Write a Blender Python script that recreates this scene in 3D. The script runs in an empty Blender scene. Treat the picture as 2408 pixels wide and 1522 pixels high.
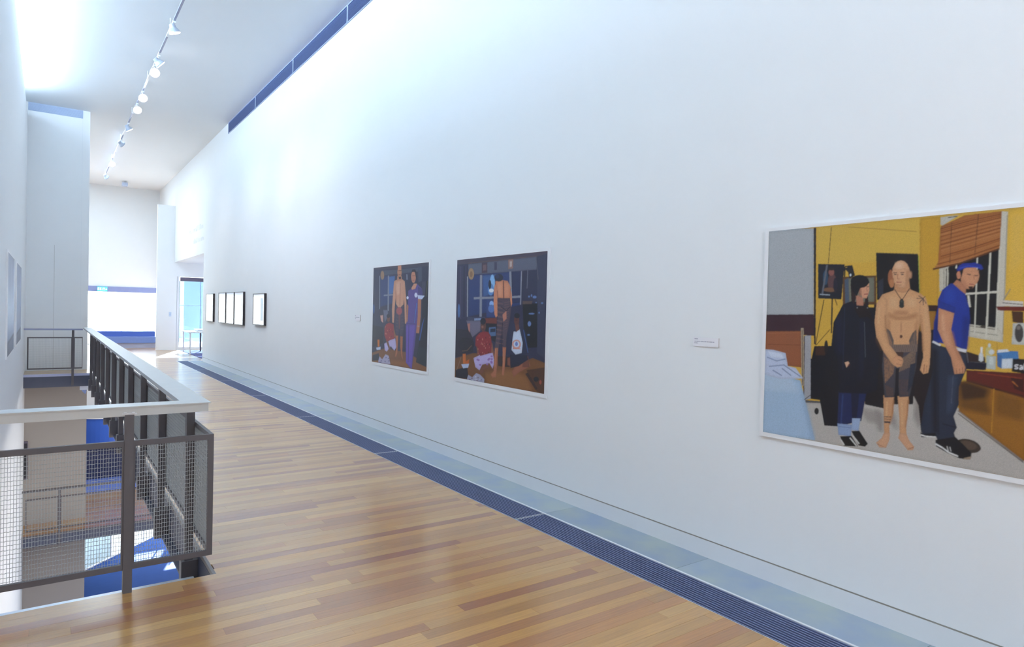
import bpy, math, random
import numpy as np
from mathutils import Matrix, Vector

random.seed(7)
S = bpy.context.scene
COL = S.collection

# ------------------------------------------------------------------ camera
FPX = 1536.0                                   # focal length in pixels of the 2408 px wide frame
YAW, PITCH, ROLL = math.radians(35.378), math.radians(-0.9706), math.radians(1.3791)
EYE = Vector((0.0, 0.0, 1.65))
_f = Vector((math.sin(YAW) * math.cos(PITCH), math.cos(YAW) * math.cos(PITCH), math.sin(PITCH)))
_r = Vector((math.cos(YAW), -math.sin(YAW), 0.0))
_u = _r.cross(_f)
_r2 = _r * math.cos(ROLL) + _u * math.sin(ROLL)
_u2 = -_r * math.sin(ROLL) + _u * math.cos(ROLL)
cam_data = bpy.data.cameras.new('camera')
cam = bpy.data.objects.new('camera', cam_data)
COL.objects.link(cam)
cam.matrix_world = Matrix(((_r2.x, _u2.x, -_f.x, EYE.x), (_r2.y, _u2.y, -_f.y, EYE.y),
                           (_r2.z, _u2.z, -_f.z, EYE.z), (0, 0, 0, 1)))
cam_data.sensor_fit = 'HORIZONTAL'
cam_data.sensor_width = 36.0
cam_data.lens = FPX / 2408 * 36.0
cam_data.clip_start = 0.02
cam_data.clip_end = 300
S.camera = cam

# ------------------------------------------------------------------ light
S.view_settings.view_transform = 'Standard'
S.view_settings.look = 'None'
S.view_settings.gamma = 1.0
S.view_settings.use_curve_mapping = False
S.view_settings.exposure = 1.12

world = bpy.data.worlds.new('overcast_sky')
S.world = world
world.use_nodes = True
bg = world.node_tree.nodes['Background']
bg.inputs['Color'].default_value = (0.86, 0.94, 1.0, 1)
bg.inputs['Strength'].default_value = 3.2

sun_data = bpy.data.lights.new('sun', 'SUN')
sun_data.energy = 26.0
sun_data.angle = math.radians(0.6)
sun_data.color = (1.0, 0.96, 0.9)
sun = bpy.data.objects.new('sun', sun_data)
COL.objects.link(sun)
sun.rotation_euler = Vector((-0.33, -1.0, -0.64)).to_track_quat('-Z', 'Y').to_euler()


def area(name, loc, direction, sx, sy, power, color, spread=180):
    d = bpy.data.lights.new(name, 'AREA')
    d.shape = 'RECTANGLE'
    d.size, d.size_y = sx, sy
    d.energy = power
    d.color = color
    d.spread = math.radians(spread)
    o = bpy.data.objects.new(name, d)
    COL.objects.link(o)
    o.location = loc
    dv = Vector(direction).normalized()
    up = Vector((0, 1, 0))                      # local X runs along the corridor
    x = (up - dv * up.dot(dv)).normalized()
    if x.length < 0.5:
        x = Vector((1, 0, 0))
    z = -dv
    y = z.cross(x)
    o.matrix_world = Matrix(((x.x, y.x, z.x, loc[0]), (x.y, y.y, z.y, loc[1]), (x.z, y.z, z.z, loc[2]), (0, 0, 0, 1)))
    return o


COOL = (0.63, 0.83, 1.0)
# daylight entering over the top of the left wall (clerestory glazing behind it)
area('clerestory_light', (-0.80, 10.2, 6.12), (1.0, 0, 0.22), 14.6, 0.28, 250, COOL)
area('clerestory_light_near', (-0.80, 0.5, 6.14), (1.0, 0, 0.22), 5.0, 0.28, 14, COOL)
# added fill lamp brightening the far hall, under a closed ceiling
area('far_hall_fill', (0.9, 24.6, 6.22), (0.1, 0, -1), 8.0, 2.5, 165, COOL)
# added fill lamps at the invented openings beside and behind the viewer
area('side_fill', (-3.55, -1.0, 1.8), (1.0, 0.1, 0), 2.0, 1.6, 7, (1.0, 0.95, 1.0))
area('rear_fill', (1.4, -3.9, 4.6), (0, 1.0, 0.75), 3.4, 1.6, 34, (0.90, 0.92, 1.0))
# unseen fill lamps added to brighten the two lower floors
area('lower_void_fill', (2.6, 13.0, -0.36), (-0.5, 0, -1), 8.0, 1.6, 70, (1, 0.97, 0.92))
area('lower_hall_fill', (1.8, 22.0, -0.5), (0, 0.15, -1), 2.4, 3.0, 25, (0.95, 0.97, 1.0))
area('basement_fill', (2.5, 23.0, -4.1), (0, 0, -1), 4.0, 3.0, 20, (0.9, 0.95, 1.0))

# ------------------------------------------------------------------ materials


def lin(c):
    return tuple(((v / 255) / 12.92 if v / 255 <= 0.04045 else ((v / 255 + 0.055) / 1.055) ** 2.4) for v in c)


def mat(name, rgb, rough=0.6, metal=0.0, coat=0.0, noise=0.0, nscale=6.0, bump=0.0, bscale=80.0, spec=0.5, stretch=None):
    m = bpy.data.materials.new(name)
    m.use_nodes = True
    nt = m.node_tree
    b = nt.nodes['Principled BSDF']
    b.inputs['Roughness'].default_value = rough
    b.inputs['Metallic'].default_value = metal
    b.inputs['Coat Weight'].default_value = coat
    b.inputs['Coat Roughness'].default_value = 0.20
    b.inputs['Coat IOR'].default_value = 1.75
    b.inputs['Specular IOR Level'].default_value = spec
    col = (*rgb, 1)
    b.inputs['Base Color'].default_value = col
    tc = nt.nodes.new('ShaderNodeTexCoord')
    mp = nt.nodes.new('ShaderNodeMapping')
    nt.links.new(tc.outputs['Object'], mp.inputs['Vector'])
    if stretch:
        mp.inputs['Scale'].default_value = stretch
    n = nt.nodes.new('ShaderNodeTexNoise')
    n.inputs['Scale'].default_value = nscale
    n.inputs['Detail'].default_value = 5
    nt.links.new(mp.outputs['Vector'], n.inputs['Vector'])
    r = nt.nodes.new('ShaderNodeMapRange')
    r.inputs['To Min'].default_value = 1 - noise
    r.inputs['To Max'].default_value = 1 + noise
    nt.links.new(n.outputs['Fac'], r.inputs['Value'])
    mx = nt.nodes.new('ShaderNodeVectorMath')
    mx.operation = 'SCALE'
    mx.inputs[0].default_value = rgb
    nt.links.new(r.outputs['Result'], mx.inputs['Scale'])
    nt.links.new(mx.outputs['Vector'], b.inputs['Base Color'])
    if bump:
        n2 = nt.nodes.new('ShaderNodeTexNoise')
        n2.inputs['Scale'].default_value = bscale
        n2.inputs['Detail'].default_value = 3
        nt.links.new(mp.outputs['Vector'], n2.inputs['Vector'])
        bp = nt.nodes.new('ShaderNodeBump')
        bp.inputs['Strength'].default_value = bump
        bp.inputs['Distance'].default_value = 0.002
        nt.links.new(n2.outputs['Fac'], bp.inputs['Height'])
        nt.links.new(bp.outputs['Normal'], b.inputs['Normal'])
    return m


def emit(name, rgb, strength):
    m = mat(name, rgb, 0.4)
    b = m.node_tree.nodes['Principled BSDF']
    b.inputs['Emission Color'].default_value = (*rgb, 1)
    b.inputs['Emission Strength'].default_value = strength
    return m


def glass(name, tint, gloss=0.12):
    m = bpy.data.materials.new(name)
    m.use_nodes = True
    nt = m.node_tree
    nt.nodes.remove(nt.nodes['Principled BSDF'])
    out = nt.nodes['Material Output']
    t = nt.nodes.new('ShaderNodeBsdfTransparent')
    t.inputs['Color'].default_value = (*tint, 1)
    g = nt.nodes.new('ShaderNodeBsdfGlossy')
    g.inputs['Roughness'].default_value = 0.02
    lw = nt.nodes.new('ShaderNodeLayerWeight')
    pw = nt.nodes.new('ShaderNodeMath')
    pw.operation = 'POWER'
    pw.inputs[1].default_value = 4.0
    nt.links.new(lw.outputs['Facing'], pw.inputs[0])
    ma = nt.nodes.new('ShaderNodeMath')
    ma.operation = 'MULTIPLY_ADD'
    ma.inputs[1].default_value = 0.6
    ma.inputs[2].default_value = 0.035
    nt.links.new(pw.outputs[0], ma.inputs[0])
    mx = nt.nodes.new('ShaderNodeMixShader')
    nt.links.new(ma.outputs[0], mx.inputs['Fac'])
    nt.links.new(t.outputs[0], mx.inputs[1])
    nt.links.new(g.outputs[0], mx.inputs[2])
    nt.links.new(mx.outputs[0], out.inputs['Surface'])
    return m


def attr_mat(name, rough, grain, coat=0.0):
    """colour from the mesh's own 'paint' colours (planks, prints)"""
    m = mat(name, (0.5, 0.5, 0.5), rough, coat=coat)
    nt = m.node_tree
    b = nt.nodes['Principled BSDF']
    for l in list(b.inputs['Base Color'].links):
        nt.links.remove(l)
    a = nt.nodes.new('ShaderNodeAttribute')
    a.attribute_name = 'paint'
    if not grain:
        nt.links.new(a.outputs['Color'], b.inputs['Base Color'])
        return m
    tc = nt.nodes.new('ShaderNodeTexCoord')
    mp = nt.nodes.new('ShaderNodeMapping')
    mp.inputs['Scale'].default_value = (1.6, 42.0, 1.0)
    nt.links.new(tc.outputs['Object'], mp.inputs['Vector'])
    n = nt.nodes.new('ShaderNodeTexNoise')
    n.inputs['Scale'].default_value = 2.2
    n.inputs['Detail'].default_value = 7
    n.inputs['Roughness'].default_value = 0.65
    nt.links.new(mp.outputs['Vector'], n.inputs['Vector'])
    r = nt.nodes.new('ShaderNodeMapRange')
    r.inputs['From Min'].default_value = 0.25
    r.inputs['From Max'].default_value = 0.75
    r.inputs['To Min'].default_value = 0.80
    r.inputs['To Max'].default_value = 1.18
    nt.links.new(n.outputs['Fac'], r.inputs['Value'])
    mx = nt.nodes.new('ShaderNodeVectorMath')
    mx.operation = 'SCALE'
    nt.links.new(a.outputs['Color'], mx.inputs[0])
    nt.links.new(r.outputs['Result'], mx.inputs['Scale'])
    nt.links.new(mx.outputs['Vector'], b.inputs['Base Color'])
    return m


M = {}
M['wall'] = mat('white_plaster', (0.865, 0.88, 0.895), 0.75, noise=0.012, nscale=3, bump=0.12, bscale=160, spec=0.25)
M['wall_shaded'] = mat('shaded_plaster', (0.39, 0.355, 0.325), 0.8, noise=0.02, nscale=2, bump=0.1, bscale=160, spec=0.2)  # lower walls: warm shade of the white wall put into the colour
M['ceiling'] = mat('white_ceiling_board', (0.84, 0.87, 0.905), 0.8, noise=0.01, nscale=2, spec=0.2)
M['skirting'] = mat('white_skirting_paint', (0.80, 0.82, 0.85), 0.5, noise=0.02, nscale=5)
M['gap'] = mat('dark_shadow_gap', (0.36, 0.34, 0.31), 0.8, noise=0.1)
M['subfloor'] = mat('dark_subfloor', (0.10, 0.06, 0.035), 0.6, noise=0.1)
M['plank'] = attr_mat('polished_timber', 0.34, True, coat=1.0)
M['slab'] = attr_mat('sealed_concrete', 0.42, False)
_nt = M['slab'].node_tree
_b = _nt.nodes['Principled BSDF']
_src = _b.inputs['Base Color'].links[0].from_socket
_tc = _nt.nodes.new('ShaderNodeTexCoord')
_n = _nt.nodes.new('ShaderNodeTexNoise')
_n.inputs['Scale'].default_value = 3.2
_n.inputs['Detail'].default_value = 6
_nt.links.new(_tc.outputs['Object'], _n.inputs['Vector'])
_ramp = _nt.nodes.new('ShaderNodeValToRGB')
_ramp.color_ramp.elements[0].position = 0.35
_ramp.color_ramp.elements[0].color = (0.86, 0.92, 1.08, 1)
_ramp.color_ramp.elements[1].position = 0.68
_ramp.color_ramp.elements[1].color = (1.10, 1.10, 0.98, 1)
_nt.links.new(_n.outputs['Fac'], _ramp.inputs['Fac'])
_mul = _nt.nodes.new('ShaderNodeVectorMath')
_mul.operation = 'MULTIPLY'
_nt.links.new(_src, _mul.inputs[0])
_nt.links.new(_ramp.outputs['Color'], _mul.inputs[1])
_nt.links.new(_mul.outputs['Vector'], _b.inputs['Base Color'])
M['alu'] = mat('brushed_aluminium', (0.72, 0.75, 0.80), 0.32, metal=0.85, noise=0.04, nscale=12, stretch=(1, 30, 30))
M['handrail'] = mat('galvanised_steel', (0.60, 0.62, 0.63), 0.36, metal=0.6, noise=0.06, nscale=9)
M['steel'] = mat('grey_painted_steel', (0.115, 0.105, 0.115), 0.45, noise=0.08, nscale=14)
M['edging'] = mat('dull_metal_edging', (0.27, 0.25, 0.25), 0.5, metal=0.3, noise=0.06)
M['wire'] = mat('woven_steel_wire', (0.40, 0.43, 0.45), 0.45, metal=0.3, noise=0.1, nscale=40)
M['beam'] = mat('dark_steel_beam', (0.075, 0.085, 0.13), 0.5, noise=0.08, nscale=8)
M['grille'] = mat('anodised_grille_bar', (0.17, 0.21, 0.38), 0.38, metal=0.25, noise=0.06, nscale=18)
M['grille_pit'] = mat('dark_duct', (0.012, 0.016, 0.035), 0.8, noise=0.2)
M['louvre'] = mat('blue_grey_louvre', (0.24, 0.31, 0.56), 0.5, noise=0.05, nscale=10)
M['louvre_pale'] = mat('pale_blue_louvre', (0.50, 0.58, 0.76), 0.5, noise=0.04, nscale=10)
M['paper'] = mat('white_photo_paper', (0.86, 0.86, 0.88), 0.45, noise=0.01, nscale=4)
M['print'] = attr_mat('photographic_print', 0.38, False, coat=0.15)
M['label'] = mat('white_label_card', (0.87, 0.86, 0.90), 0.6, noise=0.01)
M['label_shade'] = mat('shaded_card_edge', (0.42, 0.34, 0.28), 0.7, noise=0.05)  # brown puts the shadow below the card into its edge colour
M['ink'] = mat('grey_print_ink', (0.45, 0.44, 0.52), 0.7, noise=0.1, nscale=50)
M['frame'] = mat('dark_timber_frame', (0.055, 0.045, 0.05), 0.45, noise=0.2, nscale=20)
M['frame_pane'] = mat('glazed_white_artwork', (0.93, 0.93, 0.93), 0.08, noise=0.01, coat=0.6)
M['frame_mark'] = mat('pale_blue_drawing', (0.66, 0.80, 0.88), 0.4, noise=0.05)
M['blue_uph'] = mat('blue_upholstery', (0.10, 0.17, 0.52), 0.7, noise=0.06, nscale=20, bump=0.1)
M['blue_uph_pale'] = mat('pale_blue_upholstery', (0.22, 0.32, 0.70), 0.7, noise=0.06, nscale=20, bump=0.1)
M['lavender'] = mat('lavender_grey_laminate', (0.48, 0.50, 0.68), 0.45, noise=0.03)
M['blue_wall'] = mat('glossy_blue_panel', (0.045, 0.14, 0.60), 0.30, noise=0.04, nscale=3, coat=0.1)
M['navy'] = mat('navy_panel', (0.012, 0.022, 0.09), 0.4, noise=0.1)
M['blue_floor'] = mat('blue_carpet', (0.026, 0.080, 0.30), 0.75, spec=0.1, noise=0.12, nscale=5, bump=0.2, bscale=200)
M['blue_floor_pale'] = mat('pale_blue_vinyl', (0.13, 0.21, 0.60), 0.4, noise=0.06, nscale=5)
M['glass'] = glass('clear_glass', (0.96, 0.98, 0.98))
M['glass_blue'] = glass('pale_blue_frosted_glass', (0.38, 0.46, 0.52))
M['glass_ice'] = glass('icy_glass', (0.55, 0.62, 0.66))
M['dark_bar'] = mat('dark_header_bar', (0.13, 0.11, 0.16), 0.4, noise=0.08)
M['header'] = mat('blue_grey_header', (0.27, 0.32, 0.58), 0.45, noise=0.05)
M['white_metal'] = mat('white_powder_coat', (0.82, 0.84, 0.87), 0.4, noise=0.02)
M['grey_metal'] = mat('pale_grey_lamp_metal', (0.50, 0.55, 0.66), 0.4, metal=0.2, noise=0.05)
M['track_dark'] = mat('lavender_grey_track', (0.32, 0.34, 0.50), 0.4, noise=0.05)
M['lamp_on'] = emit('lit_lamp_glass', (1.0, 0.97, 0.93), 9.0)
M['lamp_off'] = mat('unlit_lamp_glass', (0.45, 0.5, 0.62), 0.2, noise=0.05)
M['exit'] = emit('lit_exit_panel', (0.10, 0.50, 0.48), 0.45)
M['exit_text'] = emit('lit_exit_lettering', (1.0, 1.0, 1.0), 0.8)
M['mat_dark'] = mat('dark_entrance_mat', (0.10, 0.11, 0.26), 0.9, noise=0.15, nscale=40, bump=0.3)
M['black'] = mat('black_rubber', (0.02, 0.02, 0.03), 0.5, noise=0.1)
M['switch'] = mat('pale_blue_switch_plate', (0.62, 0.72, 0.84), 0.35, noise=0.02)
M['outside'] = mat('pale_blue_render', (0.40, 0.47, 0.52), 0.8, noise=0.05, nscale=2)
M['terrace'] = mat('pale_paving', (0.75, 0.75, 0.76), 0.8, noise=0.05, nscale=4)
M['letter'] = mat('pale_grey_vinyl_lettering', (0.76, 0.78, 0.81), 0.6, noise=0.02)

# ------------------------------------------------------------------ geometry helpers


class MB:
    """collects boxes, tubes, prisms; build() links them as ONE mesh object"""

    def __init__(self):
        self.v, self.f, self.c = [], [], []

    def quad(self, pts, col=None):
        k = len(self.v)
        self.v += [tuple(p) for p in pts]
        self.f.append(tuple(range(k, k + len(pts))))
        self.c.append(col)
        return self

    def box(self, x0, x1, y0, y1, z0, z1, col=None):
        k = len(self.v)
        self.v += [(x0, y0, z0), (x1, y0, z0), (x1, y1, z0), (x0, y1, z0),
                   (x0, y0, z1), (x1, y0, z1), (x1, y1, z1), (x0, y1, z1)]
        for q in ((0, 3, 2, 1), (4, 5, 6, 7), (0, 1, 5, 4), (1, 2, 6, 5), (2, 3, 7, 6), (3, 0, 4, 7)):
            self.f.append(tuple(k + i for i in q))
            self.c.append(col)
        return self

    def cbox(self, x0, x1, y0, y1, z0, z1, r):
        """box with all edges chamfered by r"""
        pts = []
        xs, ys, zs = (x0, x1), (y0, y1), (z0, z1)
        k = len(self.v)
        idx = {}
        for i in (0, 1):
            for j in (0, 1):
                for l in (0, 1):
                    sx, sy, sz = (1, -1)[i] * r, (1, -1)[j] * r, (1, -1)[l] * r
                    for a, p in enumerate(((xs[i], ys[j] + sy, zs[l] + sz), (xs[i] + sx, ys[j], zs[l] + sz), (xs[i] + sx, ys[j] + sy, zs[l]))):
                        idx[(i, j, l, a)] = k + len(pts)
                        pts.append(p)
        self.v += pts

        def face(ids):
            self.f.append(tuple(ids))
            self.c.append(None)
        I = idx
        for i in (0, 1):
            face([I[(i, 0, 0, 0)], I[(i, 1, 0, 0)], I[(i, 1, 1, 0)], I[(i, 0, 1, 0)]][::(-1 if i == 0 else 1)])
        for j in (0, 1):
            face([I[(0, j, 0, 1)], I[(0, j, 1, 1)], I[(1, j, 1, 1)], I[(1, j, 0, 1)]][::(-1 if j == 0 else 1)])
        for l in (0, 1):
            face([I[(0, 0, l, 2)], I[(1, 0, l, 2)], I[(1, 1, l, 2)], I[(0, 1, l, 2)]][::(-1 if l == 0 else 1)])
        for i in (0, 1):
            for j in (0, 1):
                face([I[(i, j, 0, 0)], I[(i, j, 0, 1)], I[(i, j, 1, 1)], I[(i, j, 1, 0)]][::(1 if i == j else -1)])
            for l in (0, 1):
                face([I[(i, 0, l, 0)], I[(i, 1, l, 0)], I[(i, 1, l, 2)], I[(i, 0, l, 2)]][::(1 if i == l else -1)])
        for j in (0, 1):
            for l in (0, 1):
                face([I[(0, j, l, 1)], I[(1, j, l, 1)], I[(1, j, l, 2)], I[(0, j, l, 2)]][::(-1 if j == l else 1)])
        for i in (0, 1):
            for j in (0, 1):
                for l in (0, 1):
                    face([I[(i, j, l, 0)], I[(i, j, l, 1)], I[(i, j, l, 2)]][::(1 if (i + j + l) % 2 else -1)])
        return self

    def bar(self, a, b, w, h, up=(0, 0, 1)):
        """rectangular bar from a to b, w across, h along up"""
        a, b, up = Vector(a), Vector(b), Vector(up)
        d = (b - a).normalized()
        s = d.cross(up)
        if s.length < 1e-5:
            s = d.cross(Vector((1, 0, 0)))
        s.normalize()
        u = s.cross(d)
        k = len(self.v)
        for p in (a, b):
            for ss, uu in ((-1, -1), (1, -1), (1, 1), (-1, 1)):
                self.v.append(tuple(p + s * (ss * w / 2) + u * (uu * h / 2)))
        for q in ((0, 3, 2, 1)[::-1], (4, 5, 6, 7)[::-1], (0, 1, 5, 4)[::-1], (1, 2, 6, 5)[::-1], (2, 3, 7, 6)[::-1], (3, 0, 4, 7)[::-1]):
            self.f.append(tuple(k + i for i in q))
            self.c.append(None)
        return self

    def lathe(self, prof, origin, axis, n=16, cap=True):
        """prof: (distance along axis, radius)"""
        o, ax = Vector(origin), Vector(axis).normalized()
        s = ax.cross(Vector((0, 0, 1)))
        if s.length < 1e-4:
            s = Vector((1, 0, 0))
        s.normalize()
        t = ax.cross(s)
        k = len(self.v)
        for d, r in prof:
            for i in range(n):
                a = 2 * math.pi * i / n
                self.v.append(tuple(o + ax * d + (s * math.cos(a) + t * math.sin(a)) * r))
        for j in range(len(prof) - 1):
            for i in range(n):
                i2 = (i + 1) % n
                self.f.append((k + j * n + i, k + j * n + i2, k + (j + 1) * n + i2, k + (j + 1) * n + i))
                self.c.append(None)
        if cap:
            self.f.append(tuple(k + i for i in range(n))[::-1])
            self.c.append(None)
            e = k + (len(prof) - 1) * n
            self.f.append(tuple(e + i for i in range(n)))
            self.c.append(None)
        return self

    def build(self, name, material, parent=None, smooth=False, kind=None):
        off, q = Vector((0, 0, 0)), parent
        while q:
            off, q = off + q.location, q.parent
        v = [(a - off.x, b - off.y, c - off.z) for a, b, c in self.v]
        me = bpy.data.meshes.new(name)
        me.from_pydata(v, [], self.f)
        me.validate()
        if any(c is not None for c in self.c):
            at = me.color_attributes.new('paint', 'FLOAT_COLOR', 'CORNER')
            buf = []
            for p, c in zip(me.polygons, self.c):
                buf += list((*c, 1.0)) * p.loop_total
            at.data.foreach_set('color', buf)
        me.materials.append(M[material])
        if smooth:
            me.polygons.foreach_set('use_smooth', [True] * len(me.polygons))
        o = bpy.data.objects.new(name, me)
        COL.objects.link(o)
        if parent:
            o.parent = parent
        if kind:
            o['kind'] = kind
        return o


def tag(o, label=None, cat=None, group=None, kind=None):
    if label:
        o['label'] = label
    if cat:
        o['category'] = cat
    if group:
        o['group'] = group
    if kind:
        o['kind'] = kind
    return o


def thing(name, loc, label, cat, group=None):
    o = bpy.data.objects.new(name, None)
    COL.objects.link(o)
    o.empty_display_size = 0.1
    o.location = loc
    o.matrix_world = Matrix.Translation(Vector(loc))
    return tag(o, label, cat, group)


def struct(name, mb, material, label=None):
    return tag(mb.build(name, material), label, None, None, 'structure')


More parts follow.
